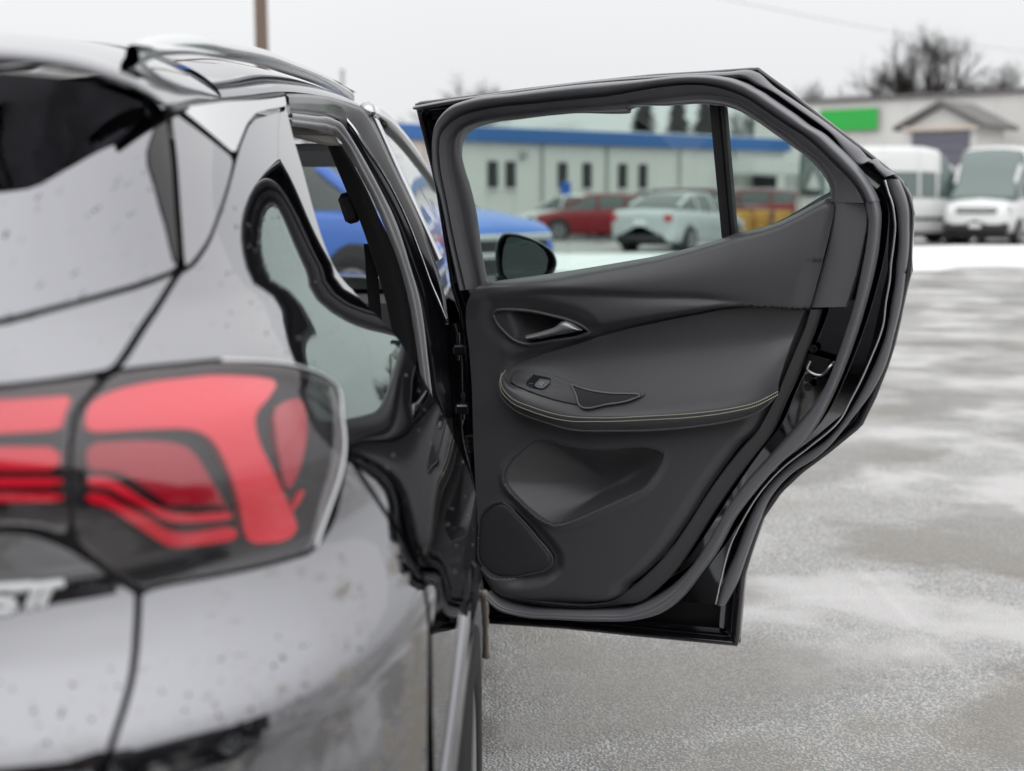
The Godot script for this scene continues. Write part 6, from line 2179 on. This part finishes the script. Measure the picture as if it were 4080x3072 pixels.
func glass_pane(called: String, hole: PackedVector2Array, keep: Callable) -> void:
	# clip the window opening to one side of the divider and give the pane thickness
	var poly := PackedVector2Array()
	var n := hole.size()
	for i in n:
		var a := hole[i]
		var b := hole[(i + 1) % n]
		var ka: bool = keep.call(a)
		var kb: bool = keep.call(b)
		if ka:
			poly.append(a)
		if ka != kb:
			var lo := 0.0
			var hi := 1.0
			for k in 20:
				var m := (lo + hi) * 0.5
				if keep.call(a.lerp(b, m)) == ka:
					lo = m
				else:
					hi = m
			poly.append(a.lerp(b, lo))
	if Geometry2D.is_polygon_clockwise(poly):
		poly.reverse()
	var grown := Geometry2D.offset_polygon(poly, 0.022)
	if grown.size() > 0:
		poly = grown[0]
	# a flat pane leaning with the frame
	var tri := Geometry2D.triangulate_polygon(poly)
	var st := SurfaceTool.new()
	st.begin(Mesh.PRIMITIVE_TRIANGLES)
	var v0 := 1.10
	var slope := 0.19
	var nn := Vector3(0, -slope, 1).normalized()
	for face in 2:
		var w := -0.048 if face == 1 else -0.052
		for t in range(0, tri.size(), 3):
			var q := [poly[tri[t]], poly[tri[t + 1]], poly[tri[t + 2]]]
			var ccw: bool = (q[1] - q[0]).cross(q[2] - q[0]) > 0.0
			if ccw == (face == 1):
				q.reverse()
			for v in q:
				st.set_normal(nn if face == 1 else -nn)
				st.set_uv(v)
				st.add_vertex(Vector3(v.x, v.y, slope * (v.y - 0.93) + w))
	for i in poly.size():
		var a := poly[i]
		var b := poly[(i + 1) % poly.size()]
		var e := b - a
		var en := Vector3(e.y, -e.x, 0).normalized()
		var q0 := Vector3(a.x, a.y, slope * (a.y - 0.93) - 0.052)
		var q1 := Vector3(a.x, a.y, slope * (a.y - 0.93) - 0.048)
		var r0 := Vector3(b.x, b.y, slope * (b.y - 0.93) - 0.052)
		var r1 := Vector3(b.x, b.y, slope * (b.y - 0.93) - 0.048)
		for v in [q0, r1, r0, q0, q1, r1]:
			st.set_normal(en)
			st.set_uv(Vector2(v.x, v.y))
			st.add_vertex(v)
	dp(called, st.commit(), M.window)

func stitches(flat: Array, w: float) -> void:
	# a sewn line: short threads end to end, one part as they are far too many to count
	var path := dpath(flat, 420, w)
	var st := SurfaceTool.new()
	st.begin(Mesh.PRIMITIVE_TRIANGLES)
	for i in range(0, 418, 3):
		var a := path[i]
		var b := path[i + 2]
		var d := b - a
		var up := Vector3(0, 0, 1)
		var s := d.cross(up).normalized() * 0.0007
		var m := (a + b) * 0.5 + up * 0.0011
		for q in [[a, b, m], ]:
			for v in [a - s, m - s * 1.2, m + s * 1.2, a - s, m + s * 1.2, a + s, m - s * 1.2, b - s, b + s, m - s * 1.2, b + s, m + s * 1.2]:
				st.set_normal(Vector3(0, 0.3, 1).normalized())
				st.set_uv(Vector2.ZERO)
				st.add_vertex(v)
	var o := dp("stitching", st.commit(), M.thread)
	o.set_meta("kind", "stuff")

var pad_keys := []
func pad_w(p: Vector2) -> float:
	# how far the armrest panel stands out at a place on it
	if pad_keys.is_empty():
		for a in [PAD0, PAD1, PAD2, PAD3, PAD4, PAD5]:
			var r := resample(pts(a), 80)
			pad_keys.append(r)
	var ws := [0.004, 0.012, 0.056, 0.066, 0.064, 0.045]
	var hs := []
	for k in 6:
		# nearest point in u
		var best := 1e9
		var hv := 0.0
		for q in pad_keys[k]:
			if absf(q.x - p.x) < best:
				best = absf(q.x - p.x)
				hv = q.y
		hs.append(hv)
	for k in 5:
		if p.y <= hs[k] and p.y >= hs[k + 1]:
			var t: float = (hs[k] - p.y) / maxf(hs[k] - hs[k + 1], 1e-5)
			var a: float = ws[maxi(k - 1, 0)]
			var d: float = ws[mini(k + 2, 5)]
			return cr(a, ws[k], ws[k + 1], d, t)
	return 0.045

func tilted_plate(flat: Array, up: float, sunk := false) -> ArrayMesh:
	# a thin plate lying on the armrest panel
	var loop := resample(closed(pts(flat)), 56)
	var cen := Vector2()
	for i in 55:
		cen += loop[i] / 55.0
	var rows := []
	for q in [1.0, 1.0, 0.97, 0.9, 0.75, 0.5, 0.25, 0.0]:
		var row := PackedVector3Array()
		for v in loop:
			var p: Vector2 = cen.lerp(v, q)
			var w := pad_w(p) + up
			if rows.is_empty():
				w -= 0.01
			elif sunk:
				w -= 0.0
			row.append(Vector3(p.x, p.y, w - (0.0008 if rows.size() == 1 else 0.0)))
		rows.append(row)
	return facing(rows)

func handle_plate() -> ArrayMesh:
	# fixed plate in the front half of the handle bezel, sloping into the cup
	var b := resample(closed(pts(HANDLE_BEZEL)), 60)
	var lo := b[0]
	var rows := []
	var x0 := 1e9
	for v in b:
		x0 = minf(x0, v.x)
	for k in 14:
		var u := x0 + 0.003 + 0.062 * k / 13.0
		var top := -1e9
		var bot := 1e9
		for i in 59:
			var a := b[i]
			var c := b[i + 1]
			if (a.x - u) * (c.x - u) <= 0.0:
				var y := lerpf(a.y, c.y, (u - a.x) / (c.x - a.x + 1e-9))
				top = maxf(top, y)
				bot = minf(bot, y)
		var row := PackedVector3Array()
		for j in 10:
			var t := j / 9.0
			var y := lerpf(bot, top, t)
			# boundary between plate and slope leans with the bezel
			var s := smoothstep(0.026, 0.060, u - x0 - 0.020 * (1.0 - t) + 0.0)
			row.append(Vector3(u, y, lean(y) + 0.009 - 0.034 * s))
		rows.append(row)
	return facing(rows)
